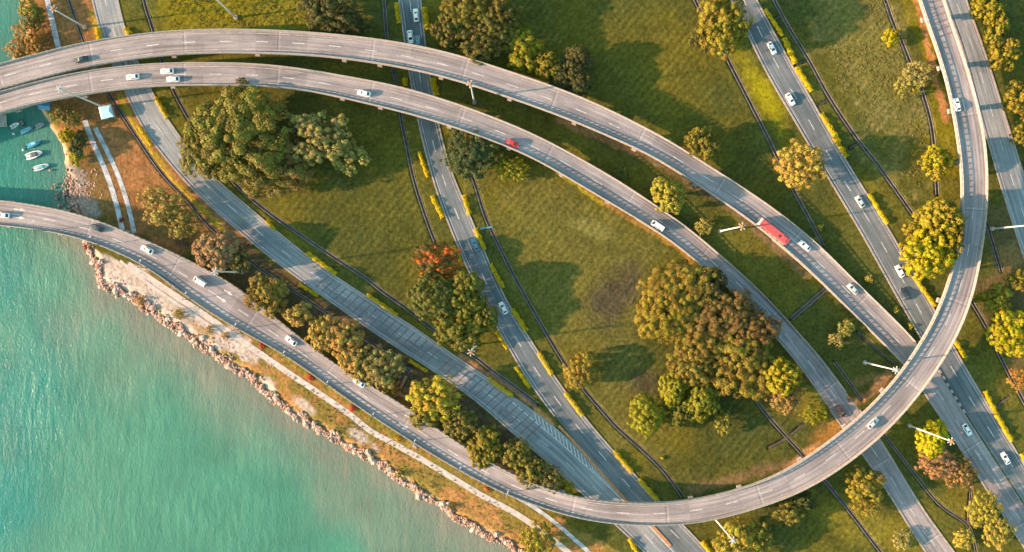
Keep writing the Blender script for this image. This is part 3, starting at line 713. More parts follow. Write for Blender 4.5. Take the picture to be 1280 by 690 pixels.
# ------------------------------------------------------------------ drains and footpaths
drain_labels = ['long open concrete drain along the inland side of the red-barred road', 'straight open drain beside the slim dark road, left of it', 'dark open drain on the right of the slim road, round the big loop lawn',
 'open drain running down past the peach tree to the upper flyover', 'open drain parallel to the straight road on its right', 'wide dark drain through the yellow grass left of the curved flyover', 'short drain piece right of the curved flyover by the gantry arm',
 'open drain curving past the yellow trees at the right edge', 'drain leaving the loop lawn and passing under the big flyover', 'short culvert between the two ramps', 'thin drain winding down the right-hand verge', 'thin drain at the foot of the ramp lawn', 'drain-shaped channel added as a line of shade beside the upper ramp',
 'brown earth-edged drain between the shore flyover and the red-barred road', 'short black culvert with orange wing walls by the shore flyover', 'thin side drain under the small yellow bush'] 
for k, (pts, w) in enumerate(DRAINS):
    w *= .62; P = line_path(pts, w, 0.0); zc = P.c[:, 2]; h = P.hw; lip = .24 if w > .5 else .1
    pr = [(-h - lip, zc - .1), (-h - lip, zc + .05), (-h, zc + .05), (-h, zc - .8), (h, zc - .8), (h, zc + .05), (h + lip, zc + .05), (h + lip, zc - .1)]
    o = sweep('drain', P, pr[::-1], M['drain_wall'], None, None, closed=False)
    tag(o, drain_labels[k] if k < len(drain_labels) else 'short narrow side drain joining the long drain from the road', 'drain', 'short side drains' if k >= len(drain_labels) else None, 'structure')
def footpath(label, pts, w, mat, z=.06):
    P = line_path(outward(pts, 80), w, z); zc = P.c[:, 2]
    o = sweep('path', P, [(-P.hw, zc - .2), (-P.hw, zc), (P.hw, zc), (P.hw, zc - .2)][::-1], mat); tag(o, label, 'path', kind='structure'); return o
footpath('pale concrete footpath along the coast below the shore flyover', [(160,330),(183,345),(222,371),(261,397),(320,438),(359,465),(398,491),(440,520),(463,539),(502,559.6),(542,583),(581,606.5),(607,622),(640,639),(666,656),(710,690),(740,720)], 1.9, M['path'])
footpath('blue-grey channel cover running down to the bottom edge', [(640,618),(656,627),(690,650),(736,690),(770,720)], 1.3, M['path_blue'], .07)
footpath('left of two parallel pale tracks by the boat bay', [(106,150),(113.5,172),(130,209),(143.5,248),(153,288)], 1.7, M['path_blue'])
footpath('right of two parallel pale tracks by the boat bay', [(119,160),(125,172),(143.5,209),(159,253),(168,292)], 1.5, M['path_blue'])
footpath('grey track at the top left beside the orange soil', [(50,-40),(59,0),(66,30),(73,60)], 1.8, M['path_blue'])
footpath('thin pale path on the sand below the flyover', [(150,326),(190,358),(240,392),(300,432)], 1.0, M['path'], .05)
# ------------------------------------------------------------------ trees
def leaf_mesh(name, P, Nrm, size, vary, clump, rg, elong=1.0, adir=None):
    n = len(P)
    Nrm = Nrm / np.maximum(np.linalg.norm(Nrm, axis=1, keepdims=True), 1e-6)
    if adir is None: a = rg.normal(size=(n, 3))
    else: a = adir + rg.normal(size=(n, 3)) * .25
    u = a - Nrm * (a * Nrm).sum(1, keepdims=True); u /= np.maximum(np.linalg.norm(u, axis=1, keepdims=True), 1e-6)
    v = np.cross(Nrm, u); s = size[:, None]
    u = u * s * .5 * elong; v = v * s * .5
    b = rg.uniform(.35, .8, (n, 1))
    V = np.stack([P - u, P + v * b + u * .1, P + u, P - v * b - u * .1], 1).reshape(-1, 3)
    me = np_mesh(name, V, np.arange(4 * n).reshape(n, 4))
    for nm, arr in (('vary', vary), ('clump', clump)):
        at = me.attributes.new(nm, 'FLOAT', 'POINT'); at.data.foreach_set('value', np.repeat(arr, 4).astype(np.float32))
    return me
def unit(rg, n, up=0.0):
    d = rg.normal(size=(n, 3)); d[:, 2] += up; return d / np.linalg.norm(d, axis=1, keepdims=True)
def crown_points(rg, Rr, nl, lr, off, rc, cover, leaf, flat_=.75, core=.12, ragged=.15):
    """lumpy crown: lobes > clumps > leaves; z=0 at the crown base"""
    lobes = [(np.array([0, 0, Rr * .42]), Rr * lr * 1.05)]
    a0 = rg.uniform(0, 6.28)
    for k in range(nl):
        a = a0 + 2 * math.pi * k / nl + rg.normal() * .3; o = Rr * off * rg.uniform(.8, 1.12)
        lobes.append((np.array([math.cos(a) * o, math.sin(a) * o, Rr * rg.uniform(.22, .38)]), Rr * lr * rg.uniform(.78, 1.12)))
    CP = []; CN = []
    for c, r in lobes:
        m = int(2.0 * 2 * math.pi * r * r / (rc * rc * 3.0)) + 3
        d = unit(rg, m, .45); d = d[d[:, 2] > -.35]
        p = c + d * np.array([1, 1, flat_]) * r * (1 + rg.normal(0, ragged, (len(d), 1)))
        ok = np.ones(len(p), bool)
        for c2, r2 in lobes:
            if r2 == r and (c2 == c).all(): continue
            ok &= (((p - c2) / np.array([1, 1, flat_])) ** 2).sum(1) > (r2 * .86) ** 2
        CP.append(p[ok]); CN.append(d[ok])
    CP = np.vstack(CP); CN = np.vstack(CN); nc = len(CP)
    per = max(6, int(cover * 2 * math.pi * rc * rc / (leaf * leaf * .55)))
    idx_ = np.repeat(np.arange(nc), per)
    d = rg.normal(size=(len(idx_), 3)) * .75 + CN[idx_] * .75 + np.array([0, 0, .25]); d /= np.linalg.norm(d, axis=1, keepdims=True)
    rr = rc * rg.uniform(.7, 1.25, nc)[idx_][:, None] * rg.uniform(.8, 1.06, (len(idx_), 1))
    P = CP[idx_] + d * rr * np.array([1, 1, .85]); Nn = d + rg.normal(size=d.shape) * .27
    cv = rg.random(nc)[idx_]
    k = int(len(P) * core); 
    if k:
        li = rg.integers(0, len(lobes), k); cc = np.array([l[0] for l in lobes])[li]; r_ = np.array([l[1] for l in lobes])[li][:, None]
        P = np.vstack([P, cc + unit(rg, k, .1) * r_ * rg.uniform(.3, .85, (k, 1)) * np.array([1, 1, flat_])]); Nn = np.vstack([Nn, unit(rg, k, .8)]); cv = np.r_[cv, rg.random(k)]
    P[:, 2] = np.maximum(P[:, 2], -.1 * Rr)
    vary = np.clip(rg.normal(.45, .2, len(P)) * .55 + cv * .45, 0, 1)
    return P, Nn, vary, cv, lobes
def trunk_mesh(Rr, th, lobes, rg):
    mb = MB(); r = max(.12, Rr * .055)
    mb.loft([[(math.cos(t) * q * w + x, math.sin(t) * q * w + y, z) for t in np.linspace(0, 2 * math.pi, 9)[:-1]] for (z, w, x, y) in ((-.3, 1.7, 0, 0), (th * .15, 1.15, 0, 0), (th * .6, 1, .05 * r, .1 * r), (th + .1 * Rr, .8, .2 * r, 0)) for q in (r,)])
    for c, lr_ in lobes:
        mb.tube((.1 * r, 0, th * .85), (c[0] * .55, c[1] * .55, th + c[2] * .55), r * .55, r * .36, 6); mb.tube((c[0] * .55, c[1] * .55, th + c[2] * .55), (c[0] * 1.05, c[1] * 1.05, th + c[2] * 1.15), r * .36, r * .12, 6)
    me = bpy.data.meshes.new('trunk'); me.from_pydata(mb.v, [], mb.f); me.materials.append(M['bark']); return me
PROTO = {}
def proto(kind, R0, var):
    key = (kind, R0, var)
    if key in PROTO: return PROTO[key]
    rg = np.random.default_rng(abs(hash((len(kind) * 31 + ord(kind[0]) * 7 + ord(kind[1]), int(R0 * 10), var))) % 2 ** 32)
    leaf = {10.5: .50, 6.5: .44, 3.2: .36}[R0]; rc = {10.5: 1.3, 6.5: 1.0, 3.2: .68}[R0]
    elong, adir = 1.25, None
    if kind == 'broad':      P, Nn, va, cv, lb = crown_points(rg, R0, 8 if R0 > 8 else 6, .44, .57, rc, 1.15, leaf, ragged=.17)
    elif kind == 'dense':    P, Nn, va, cv, lb = crown_points(rg, R0, 5, .55, .42, rc * .85, 1.15, leaf * .9, .85, .1, .07)
    elif kind == 'lumpy':    P, Nn, va, cv, lb = crown_points(rg, R0, 7 if R0 > 4 else 5, .36, .6, rc * .8, 1.15, leaf * .9, .85, .12, .05)
    elif kind == 'sparse':   P, Nn, va, cv, lb = crown_points(rg, R0, 6, .40, .62, rc * .9, .62, leaf * .85, .7, .05, .28)
    elif kind == 'spread':   # pale tree of long separate boughs
        P, Nn, va, cv, lb = crown_points(rg, R0, 7, .30, .72, rc * .85, 1.0, leaf * .85, .6, .06, .2)
    elif kind == 'tufted':   # rosettes of long leaves at the twig ends
        P0, N0, va, cv, lb = crown_points(rg, R0, 6, .44, .55, rc * 1.25, .03, leaf, .75, 0, .1)
        sel = [0]; dd = np.linalg.norm(P0 - P0[0], axis=1)
        for _q in range(int(70 * (R0 / 10.5) ** 1.2)): jx = int(dd.argmax()); sel.append(jx); dd = np.minimum(dd, np.linalg.norm(P0 - P0[jx], axis=1))
        P0, N0, va, cv = P0[sel], N0[sel], va[sel], cv[sel]
        n = 46; pi = np.repeat(np.arange(len(P0)), n); d = unit(rg, len(pi), 0) * .8 + (N0 / np.linalg.norm(N0, axis=1, keepdims=True))[pi] * .75
        d /= np.linalg.norm(d, axis=1, keepdims=True); P = P0[pi] + d * rg.uniform(.45, .95, (len(pi), 1)); Nn = np.cross(d, unit(rg, len(pi))) + np.array([0, 0, .3]); adir = d; elong = 3.6
        va = np.clip(rg.random(len(pi)) * .7 + .2, 0, 1); cv = cv[pi]; leaf *= .62
    size = leaf * rg.uniform(.75, 1.3, len(P))
    if kind == 'tufted':
        Pc, Nc, vc, cc2, _l = crown_points(rg, R0 * .9, 6, .46, .52, 1.0, 1.7, .55, .75, .15, .08)
        P = np.vstack([P, Pc]); Nn = np.vstack([Nn, Nc]); va = np.r_[va * .5 + .5, vc * .12]; cv = np.r_[cv, cc2]
        size = np.r_[size, rg.uniform(.26, .4, len(Pc))]; adir = np.vstack([adir, unit(rg, len(Pc))])
    me = leaf_mesh('crown', P, Nn, size, va, cv, rg, elong, adir)
    PROTO[key] = (me, lb); return PROTO[key]
CROWNM = {}
def tree(name, px, py, rx, ry, h, kind, colr, label, mat='leaf', group='trees on the lawns and verges', var=None, cat='tree'):
    rm = math.sqrt(rx * ry) * PXM
    R0 = min((10.5, 6.5, 3.2), key=lambda q: abs(math.log(q / rm)))
    var = R.randrange(3) if var is None else var
    me, lb = proto(kind, R0, var)
    k = (kind, R0, var, mat)
    th = .42 * R0
    if k not in CROWNM:
        m2 = me.copy() if len(me.materials) else me
        m2.materials.clear(); m2.materials.append(M[mat])
        CROWNM[k] = (m2, trunk_mesh(R0, th, lb, np.random.default_rng(var)))
    cm, tm = CROWNM[k]
    x, y, _ = W(px, py, h * .62); sh = (CAMH - h * .62) / CAMH
    rt = empty(name, (x, y, 0.0), R.uniform(0, 6.28) if abs(rx - ry) < .15 * rx else R.uniform(-.25, .25))
    top0 = th + R0 * .95
    rt.scale = (rx * PXM * sh / R0, ry * PXM * sh / R0, h / top0)
    tag(rt, label, cat, group)
    c = link_mesh('crown', cm, None, rt); c.location = (0, 0, th); c.color = (*colr, 1)
    link_mesh('trunk', tm, None, rt)
    return rt
OL = (0.150, 0.132, 0.022); GR = (0.088, 0.100, 0.022); DG = (0.050, 0.062, 0.020); YG = (0.225, 0.205, 0.014)
BY = (0.36, 0.29, 0.008); PE = (0.33, 0.21, 0.085); PA = (0.29, 0.24, 0.085); BO = (0.17, 0.115, 0.026); PK = (0.30, 0.18, 0.10); OR = (0.33, 0.17, 0.035)
TREES = [
 # big loop and left lawn
 (300,172,62,58,15,'broad',OL,'huge olive-crowned tree between red-barred road and lower flyover',''),
 (338,205,50,42,11,'broad',(0.16,0.12,0.03),'brownish wide crown at the lower right of the huge olive tree',''),
 (258,190,30,36,10,'broad',(0.17,0.15,0.025),'olive crown on the road side of the huge olive tree',''),
 (396,168,40,34,14,'spread',PA,'pale cream-green tree with long separate boughs on the left lawn',''),
 (436,196,22,20,8,'spread',(0.31,0.26,0.08),'small pale bough crown at the right tip of the cream tree',''),
 (587,192,35,38,9,'tufted',(0.085,0.108,0.04),'dark tree of spiky pale-tipped tufts between lower flyover and slim road',''),
 (640,212,20,15,5,'sparse',YG,'low blurred yellow-green bush tree right of the spiky tufted tree',''),
 (545,326,30,22,8,'broad',(0.11,0.10,0.025),'green tree flecked with red blossom beside the slim road','leaf_red'),
 (540,372,33,34,11,'dense',(0.10,0.105,0.022),'rounded green tree below the red-blossomed one, on its left',''),
 (575,372,34,33,12,'lumpy',(0.145,0.14,0.02),'lumpy mid-green tree just below the red-blossomed one',''),
 (572,414,32,27,11,'lumpy',(0.13,0.125,0.018),'lumpy olive-green tree at the foot of the clump by the red-barred road',''),
 (603,398,19,22,9,'dense',(0.15,0.14,0.02),'small round green tree overhanging the edge of the slim road',''),
 (728,464,23.1,24.2,6.5,'dense',(0.23,0.16,0.024),'lone orange-green tree beside the drain of the big loop',''),
 (852,362,46.0,38.0,10.5,'broad',(0.22,0.155,0.022),'top orange-olive crown of the large clump in the loop',''),
 (833,392,36.0,40.0,10.5,'broad',(0.23,0.165,0.018),'orange-green crown on the left flank of the large loop clump',''),
 (888,357,22.0,24.0,10.5,'lumpy',(0.085,0.068,0.022),'dark brown-green tree at the top right of the large loop clump',''),
 (897,396,40.0,36.0,10.5,'broad',(0.165,0.105,0.03),'brown-olive crown in the middle of the large loop clump',''),
 (938,410,30.0,34.0,10.5,'broad',(0.15,0.09,0.03),'russet crown at the right edge of the large loop clump against the ramp',''),
 (930,455,44.0,42.0,10.5,'broad',(0.20,0.145,0.022),'wide yellow-brown crown at the lower right of the large loop clump',''),
 (870,446,36.0,32.0,10.5,'broad',(0.18,0.13,0.022),'olive crown at the lower left of the large loop clump',''),
 (842,484,19,23,8,'dense',YG,'bright yellow-green dome below the large loop clump',''),
 (808,519,23.1,25.2,8,'dense',(0.205,0.195,0.012),'bright green round tree at the lower left end of the loop clump',''),
 (852,517,18.0,17.0,7,'dense',(0.13,0.125,0.02),'small olive-green tree between two bright ones under the loop clump',''),
 (876,502,23.1,25.2,8,'dense',(0.185,0.175,0.014),'lumpy green tree at the foot of the loop clump',''),
 (905,527,12,14,5,'sparse',(0.20,0.18,0.03),'small loose green tree trailing off the loop clump',''),
 (976,470,24.2,23.1,14,'dense',(0.24,0.205,0.014),'yellow-green tree against the left edge of the ramp',''),
 (981,496,20.0,20.0,10,'broad',(0.24,0.15,0.06),'pinkish-brown tree just under the yellow-green one by the ramp',''),
 (1018,518,16,12,3,'sparse',YG,'low yellow scrub on the lawn left of the ramp end',''),
 # between flyovers
 (836,243,22,23,11,'dense',(0.26,0.225,0.035),'round yellow-green tree standing between the two flyovers',''),
 (880,283,11,10,3,'sparse',(0.30,0.24,0.06),'small pale bush tree between the flyovers near the tall mast',''),
 (778,217,10,8,3,'sparse',(0.12,0.12,0.03),'dim small bush between the two flyovers',''),
 (879,179,24,21,10,'lumpy',(0.17,0.135,0.022),'olive tree touching the upper side of the upper flyover',''),
 (1045,425,9,9,3,'sparse',PA,'tiny pale tree on the lawn between ramps, left of its pair',''),
 (1057,411,11,10,3,'sparse',(0.30,0.26,0.06),'tiny pale tree on the lawn between ramps, right of its pair',''),
 # top
 (412,12,36,30,11,'broad',(0.075,0.07,0.02),'dark green tree at the top edge left of the slim road',''),
 (440,30,22,16,8,'broad',(0.062,0.062,0.02),'dark low tree tucked right of the dark top-edge tree',''),
 (583,12,34,30,11,'broad',(0.15,0.125,0.02),'olive tree at the top edge right of the slim road',''),
 (560,38,22,24,11,'lumpy',(0.11,0.095,0.022),'dark olive tree beside the hedges of the slim road top',''),
 (605,50,36,28,11,'broad',(0.115,0.095,0.022),'dull olive crown in the row above the upper flyover',''),
 (625,20,26,24,11,'broad',(0.12,0.10,0.022),'olive crown at the top edge above the dull one',''),
 (652,62,28,28,9,'lumpy',(0.24,0.20,0.014),'yellow-lumped tree in the row above the upper flyover',''),
 (715,88,33,31,9,'lumpy',(0.075,0.065,0.02),'dark tree at the right end of the row above the upper flyover',''),
 (684,82,18,20,9,'lumpy',(0.19,0.155,0.016),'small yellowish tree wedged between yellow-lumped and dark trees',''),
 (904,28,32,36,15,'broad',(0.21,0.17,0.02),'yellow-green tree leaning over the straight road at the top',''),
 (875,48,14,16,7,'broad',(0.09,0.085,0.02),'dark green tree left of the tree leaning over the top road',''),
 (1000,206,27,30,12,'broad',(0.34,0.23,0.05),'peach-yellow tree at the left edge of the straight road',''),
 (1115,46,14,12,4,'lumpy',BY,'small bright yellow bush tree over the wide drain',''),
 (1150,90,22,17,5,'sparse',PA,'thin pale see-through tree across the wide drain',''),
 (1134,106,15,14,4,'sparse',(0.27,0.24,0.05),'thin pale-green tree left of the see-through tree',''),
 (1170,202,24,22,11,'lumpy',(0.27,0.225,0.012),'yellow-green tree left of the big curved flyover',''),
 (1176,272,27.3,27.3,15,'dense',(0.24,0.195,0.02),'olive-yellow tree behind the bright yellow one by the curved flyover',''),
 (1155,283,24,24,13,'lumpy',(0.22,0.185,0.018),'olive-yellow tree left in the clump by the curved flyover',''),
 (1162,318,35,36,16,'lumpy',(0.32,0.27,0.008),'big bright yellow-green tree hugging the curved flyover inside',''),
 (1188,296,16,30,14,'broad',(0.20,0.165,0.02),'olive tree right against the parapet of the curved flyover',''),
 # right edge
 (1236,8,20,22,9,'lumpy',(0.25,0.2,0.018),'yellow-olive tree at the top of the right-hand row',''),
 (1246,38,18,24,9,'lumpy',(0.22,0.18,0.018),'yellow-olive tree second from the top of the right-hand row',''),
 (1256,68,21,22,9,'lumpy',(0.24,0.18,0.02),'yellow-olive tree third from the top of the right-hand row',''),
 (1277,122,24,22,9,'lumpy',(0.23,0.17,0.02),'orange-olive tree at the right edge below a dark gap',''),
 (1284,164,18,20,8,'lumpy',(0.2,0.16,0.02),'olive tree lowest of the right-edge row by the road',''),
 (1247,374,24,19,6,'lumpy',(0.225,0.19,0.016),'olive tree right of the curved flyover above a brighter one',''),
 (1224,372,7,7,3,'sparse',YG,'tiny yellow-green bush by the bend of the curved flyover',''),
 (1272,350,16,14,6,'lumpy',(0.2,0.165,0.02),'olive tree at the right edge above the bright yellow one',''),
 (1266,418,31,34,9,'lumpy',(0.33,0.27,0.008),'big bright yellow tree at the right edge beyond the drain',''),
 (1275,475,14,14,4,'sparse',OR,'orange scrub under the big bright yellow right-edge tree',''),
 (1165,548,21.0,22.1,7,'dense',(0.40,0.35,0.006),'vivid yellow round tree under the tall mast pole',''),
 (1172,580,24,18,6,'broad',PK,'pinkish tree just below the vivid yellow one','leaf_mix'),
 (1200,594,20,20,6,'sparse',(0.17,0.125,0.035),'brown loose tree at the kerb below the pinkish one','leaf_mix'),
 (1231,640,20,24,5,'sparse',(0.32,0.26,0.04),'pale yellow loose tree beside the lower right road',''),
 (1248,664,18,22,5,'sparse',(0.34,0.26,0.05),'pale yellow bushy tree at the kerb near the bottom right corner',''),
 (1205,673,13,13,4,'sparse',(0.36,0.28,0.05),'small pale-yellow tree at the bottom right beside the thin drain',''),
 (1129,674,14,12,3,'sparse',PA,'small pale bush left of the ramp at the bottom',''),
 (1082,608,26,28,8,'lumpy',(0.25,0.185,0.025),'orange-olive tree left of the ramp below the big flyover',''),
 (1082,628,18,16,6,'sparse',(0.24,0.18,0.03),'loose lower tree under the orange-olive one by the ramp',''),
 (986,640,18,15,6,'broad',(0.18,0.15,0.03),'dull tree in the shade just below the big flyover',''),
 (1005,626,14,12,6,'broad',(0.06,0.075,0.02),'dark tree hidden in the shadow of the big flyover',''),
 (922,676,29,26,9,'broad',(0.27,0.22,0.03),'pale yellow-olive tree at the bottom edge under a mast',''),
 (950,674,15,20,7,'broad',(0.25,0.20,0.035),'yellow-olive tree right of the one under the bottom mast',''),
 # band between shore flyover and red-barred road
 (205,258,30,22,8.5,'sparse',(0.30,0.21,0.06),'peach scrub tree on the orange soil by the tracks',''),
 (228,278,22,18,7,'sparse',(0.25,0.18,0.05),'peach-green scrub below the larger peach scrub tree',''),
 (271,313,27,28,10,'dense',PK,'pinkish rounded tree beside the shore flyover near a mast',''),
 (300,325,14,16,8,'broad',(0.17,0.13,0.045),'dull tree right behind the pinkish rounded tree',''),
 (333,367,29.8,30.7,10.5,'lumpy',(0.21,0.145,0.03),'brown-green tree overhanging the inner parapet of the shore flyover',''),
 (373,393,17,15,9,'broad',(0.38,0.25,0.07),'small peach tree right of the brown-green overhanging tree',''),
 (403,417,18.6,22.3,8.5,'broad',(0.36,0.24,0.065),'first peach-olive tree of the row beside the shore flyover',''),
 (428,424,24.2,25.1,9,'broad',(0.38,0.24,0.065),'second peach-olive tree of the row, with brown gaps',''),
 (447,452,22.3,20.5,8.5,'broad',(0.35,0.24,0.07),'third peach-olive tree of the row, nearest the parapet',''),
 (478,462,26.0,24.2,9,'broad',(0.25,0.20,0.07),'grey-green tree closing the row before the black culvert',''),
 (487,487,14,12,4,'sparse',OR,'orange bush at the corner of the black culvert',''),
 (543,498,30.7,27.9,10,'broad',(0.36,0.28,0.03),'large yellow tree right of the black culvert',''),
 (530,522,16.7,15.8,8.5,'broad',(0.17,0.14,0.03),'darker crown below the large yellow tree at the parapet',''),
 (575,528,20.5,18.6,9,'broad',(0.17,0.14,0.035),'olive tree between the large yellow one and the flyover bend',''),
 (606,556,26.0,24.2,9,'lumpy',(0.19,0.15,0.018),'olive tree above the parapet where the shore flyover starts to bend',''),
 (598,580,16,16,6,'lumpy',(0.24,0.2,0.014),'yellow-green tree bulging over the parapet below the olive one',''),
 (646,568,18.6,18.6,8,'broad',(0.2,0.16,0.035),'pale olive tree left of the road at the flyover bend',''),
 (662,590,20.5,18.6,8.5,'broad',(0.2,0.16,0.03),'olive tree second to last before the roads pass under',''),
 (687,598,18.6,16.7,7.5,'broad',(0.2,0.155,0.05),'greyish tree near the merge of the two roads',''),
 (708,612,12,13,5,'lumpy',(0.34,0.27,0.01),'small bright yellow tree at the parapet above the merging roads',''),
 (672,676,22,20,7,'broad',(0.25,0.21,0.025),'yellow-olive tree on the coast at the bottom edge',''),
 # top left
 (35,42,18,20,5,'sparse',OR,'orange bushy tree at the top left waterside',''),
 (22,62,16,12,4,'sparse',(0.33,0.19,0.06),'orange scrub tree over the water above the upper flyover',''),
 (48,58,16,11,4,'sparse',(0.30,0.17,0.05),'orange scrub beside the grey track above the upper flyover',''),
 (36,12,14,12,5,'broad',(0.24,0.2,0.03),'yellow-green tree at the top left corner shore',''),
 (45,24,12,14,5,'broad',(0.14,0.12,0.03),'olive tree below the corner shore tree',''),
 (83,170,12,11,4,'lumpy',(0.33,0.26,0.008),'bright yellow bush on the bank of the boat bay',''),
 (98,180,10,16,5,'broad',(0.055,0.075,0.02),'dark green tree behind the bright yellow bank bush',''),
 (96,196,10,14,4,'lumpy',(0.30,0.25,0.015),'yellow-green bush on the bank below the dark tree',''),
 (78,142,14,10,4,'sparse',(0.2,0.15,0.04),'brownish bush by the blue canopy under the flyover',''),
 (90,150,12,12,4,'sparse',(0.17,0.14,0.035),'olive scrub tree near the blue canopy',''),
]
for (px, py, rx, ry, h, kind, c_, lab, mt) in TREES:
    h = min(h, max(2.4, h))
    small = rx * PXM < 3.4
    tree('tree' if not small else 'small_tree', px, py, rx, ry, h, kind, tuple(min(v * k, .6) for v, k in zip(c_, (1.0, .99, .78))), lab, mt or 'leaf', cat='tree' if 'bush' not in lab and 'scrub' not in lab else 'bush')

# low bushes: one mesh each
def bush(px, py, r, c_, label, h=None, mat='leaf', group='small bushes on the coast'):
    rg = np.random.default_rng(int(px * 7 + py)); rm = r * PXM; n = int(90 + rm * rm * 60)
    d = unit(rg, n, .5); d[:, 2] = np.abs(d[:, 2]); P = d * np.array([rm, rm, h or rm]) * rg.uniform(.6, 1.05, (n, 1)) * (1 + .2 * np.sin(np.arctan2(d[:, 1], d[:, 0]) * 3 + px))[:, None]
    me = leaf_mesh('shrub', P, d + rg.normal(size=d.shape) * .5, rg.uniform(.25, .5, n), rg.random(n), rg.random(n), rg, 1.2)
    o = link_mesh('shrub', me, M[mat]); o.location = W(px, py); o.color = (*c_, 1); tag(o, label, 'shrub', group); return o
RED = (0.40, 0.05, 0.03)
bush(328,432,5,RED,'red-leaved shrub beside the coast path, first from the sand'); bush(388,471,5,RED,'red-leaved shrub beside the coast path, second from the sand')
bush(441,510,5,RED,'red-leaved shrub beside the coast path, third from the sand'); bush(498,548,5,(0.36,0.22,0.02),'yellow-orange shrub beside the coast path near a concrete pad')
bush(609,611,4,(0.4,0.14,0.03),'orange shrub under the outer parapet at the flyover bend'); bush(175,376,7,(0.36,0.2,0.05),'round orange shrub on the rocks below the sand')
bush(224,393,8,(0.2,0.15,0.04),'olive-brown shrub alone on the pale sand'); bush(262,412,6,(0.28,0.18,0.05),'brown shrub at the sand edge above the rocks'); bush(282,420,6,(0.3,0.19,0.05),'dry brown shrub where the sand narrows')
bush(500,592,6,(0.2,0.17,0.03),'green shrub on the coast strip below the footpath'); bush(564,632,5,(0.14,0.12,0.03),'dark shrub near the rocks toward the bottom edge'); bush(1062,498,4,(0.4,0.2,0.05),'orange shrub on bare soil beside the flyover pier')
bush(107,310,3,RED,'tiny red shrub where the shore meets the flyover'); bush(152,275,3,(0.3,0.03,0.03),'dark red shrub beside the left pale track')
bush(1078,409,4,(0.26,0.22,0.02),'yellow-green shrub between ramp and straight road'); bush(1138,408,4,(0.34,0.28,0.02),'bright shrub in the wedge under the curved flyover'); bush(1120,388,4,(0.28,0.24,0.03),'pale shrub on the thin verge beside the straight road')
bush(1085,348,6,(0.3,0.24,0.04),'pale yellow shrub on the verge between upper flyover and straight road'); bush(1018,300,5,(0.28,0.22,0.03),'yellow shrub right of the drain near the upper flyover'); bush(1024,284,5,(0.26,0.21,0.03),'olive-yellow shrub right of the drain, higher up')
bush(828,572,3,(0.3,0.25,0.02),'small yellow tuft on the loop lawn near the drain')

# hedge strips
def hedge(a, b, w, label, c_=(0.56, 0.39, 0.004), h=1.0, group='clipped yellow hedge strips along the kerbs'):
    w *= 1.3; A, B = np.array(W(*a)), np.array(W(*b)); Ln = np.linalg.norm(B - A); t = (B - A) / Ln; nn = np.array([-t[1], t[0], 0])
    rg = np.random.default_rng(int(a[0] * 13 + a[1])); k = int(Ln * w * 85)
    u = rg.uniform(-.5, .5, k) * Ln; th = rg.uniform(0, math.pi, k); wob = 1 + .18 * np.sin(u * 2.1 + a[0])
    P = t * u[:, None] + nn * (np.cos(th) * w / 2 * wob)[:, None] + np.array([0, 0, 1]) * ((np.sin(th) ** .6) * h * wob)[:, None]
    d = nn * np.cos(th)[:, None] + np.array([0, 0, 1]) * np.sin(th)[:, None]
    me = leaf_mesh('hedge', P, d + rg.normal(size=P.shape) * .45, rg.uniform(.2, .42, k), rg.random(k), rg.random(k), rg, 1.2)
    o = link_mesh('hedge', me, M['leaf']); o.location = tuple((A + B) / 2); o.color = (*c_, 1); tag(o, label, 'hedge', group)
    return o
ORD = ['first', 'second', 'third', 'fourth', 'fifth', 'sixth', 'seventh', 'eighth', 'ninth', 'tenth']
def hedges(where, lst):
    for k, (a, b, w) in enumerate(lst): hedge(a, b, w, f'{ORD[k]} yellow hedge strip from the top, {where}')
hedges('right kerb of the straight road', [((956,12),(978,45),.9),((980,48),(994,80),1.3),((995,84),(1014,114),1.3),((1026,142),(1049,178),1.2),((1042,172),(1058,196),1.2),((1085,242),(1109,280),1.1),((1142,346),(1158,368),1.1),((1158,368),(1168,382),1.1),((1193,426),(1206,446),1.1)])
hedges('right kerb of the lower right road', [((1230,488),(1246,520),1.1),((1243,515),(1264,551),1.2),((1276,566),(1283,578),1.3)])
hedges('right kerb of the slim dark road', [((530,10),(535,38),1.4),((541,98),(546,120),1.5),((580,244),(587,268),1.1),((594,286),(606,312),1.1),((613,330),(624,352),1.1),((625,352),(629,360),1.1),((640,386),(658,414),1.2),((673,440),(690,468),1.2),((706,490),(728,519),1.2),((767,563),(790,590),1.2)])
hedge((798,598),(821,624),1.2,'lowest yellow hedge strip on the right kerb, close above the big flyover')
hedges('left kerb of the slim dark road', [((496,4),(499,30),1.2),((506,98),(507,108),1.2),((524,190),(535,222),.9),((540,245),(554,272),1.2),((566,308),(576,326),1.0),((620,414),(634,436),.8),((644,458),(662,484),1.0)])
hedges('inland kerb of the red-barred road', [((195,122),(210,148),1.1),((333,276),(344,287),.9),((384,316),(421,343),1.1),((459,368),(497,394),1.0),((610,473),(641,495),1.1)])
hedges('shore-side kerb of the red-barred road', [((122,35),(125,49),1.4),((174,158),(190,182),1.1),((374,355),(398,370),.9),((511,450),(534,464),.8)])
hedge((877,676),(888,690),1.3,'yellow hedge strip at the bottom edge, right of the merged roads'); hedge((157,36),(163,44),1.5,'stubby yellow hedge beside the road just above the upper flyover')
hedge((786,672),(796,690),1.1,'yellow-green hedge left of the merged roads at the bottom edge')
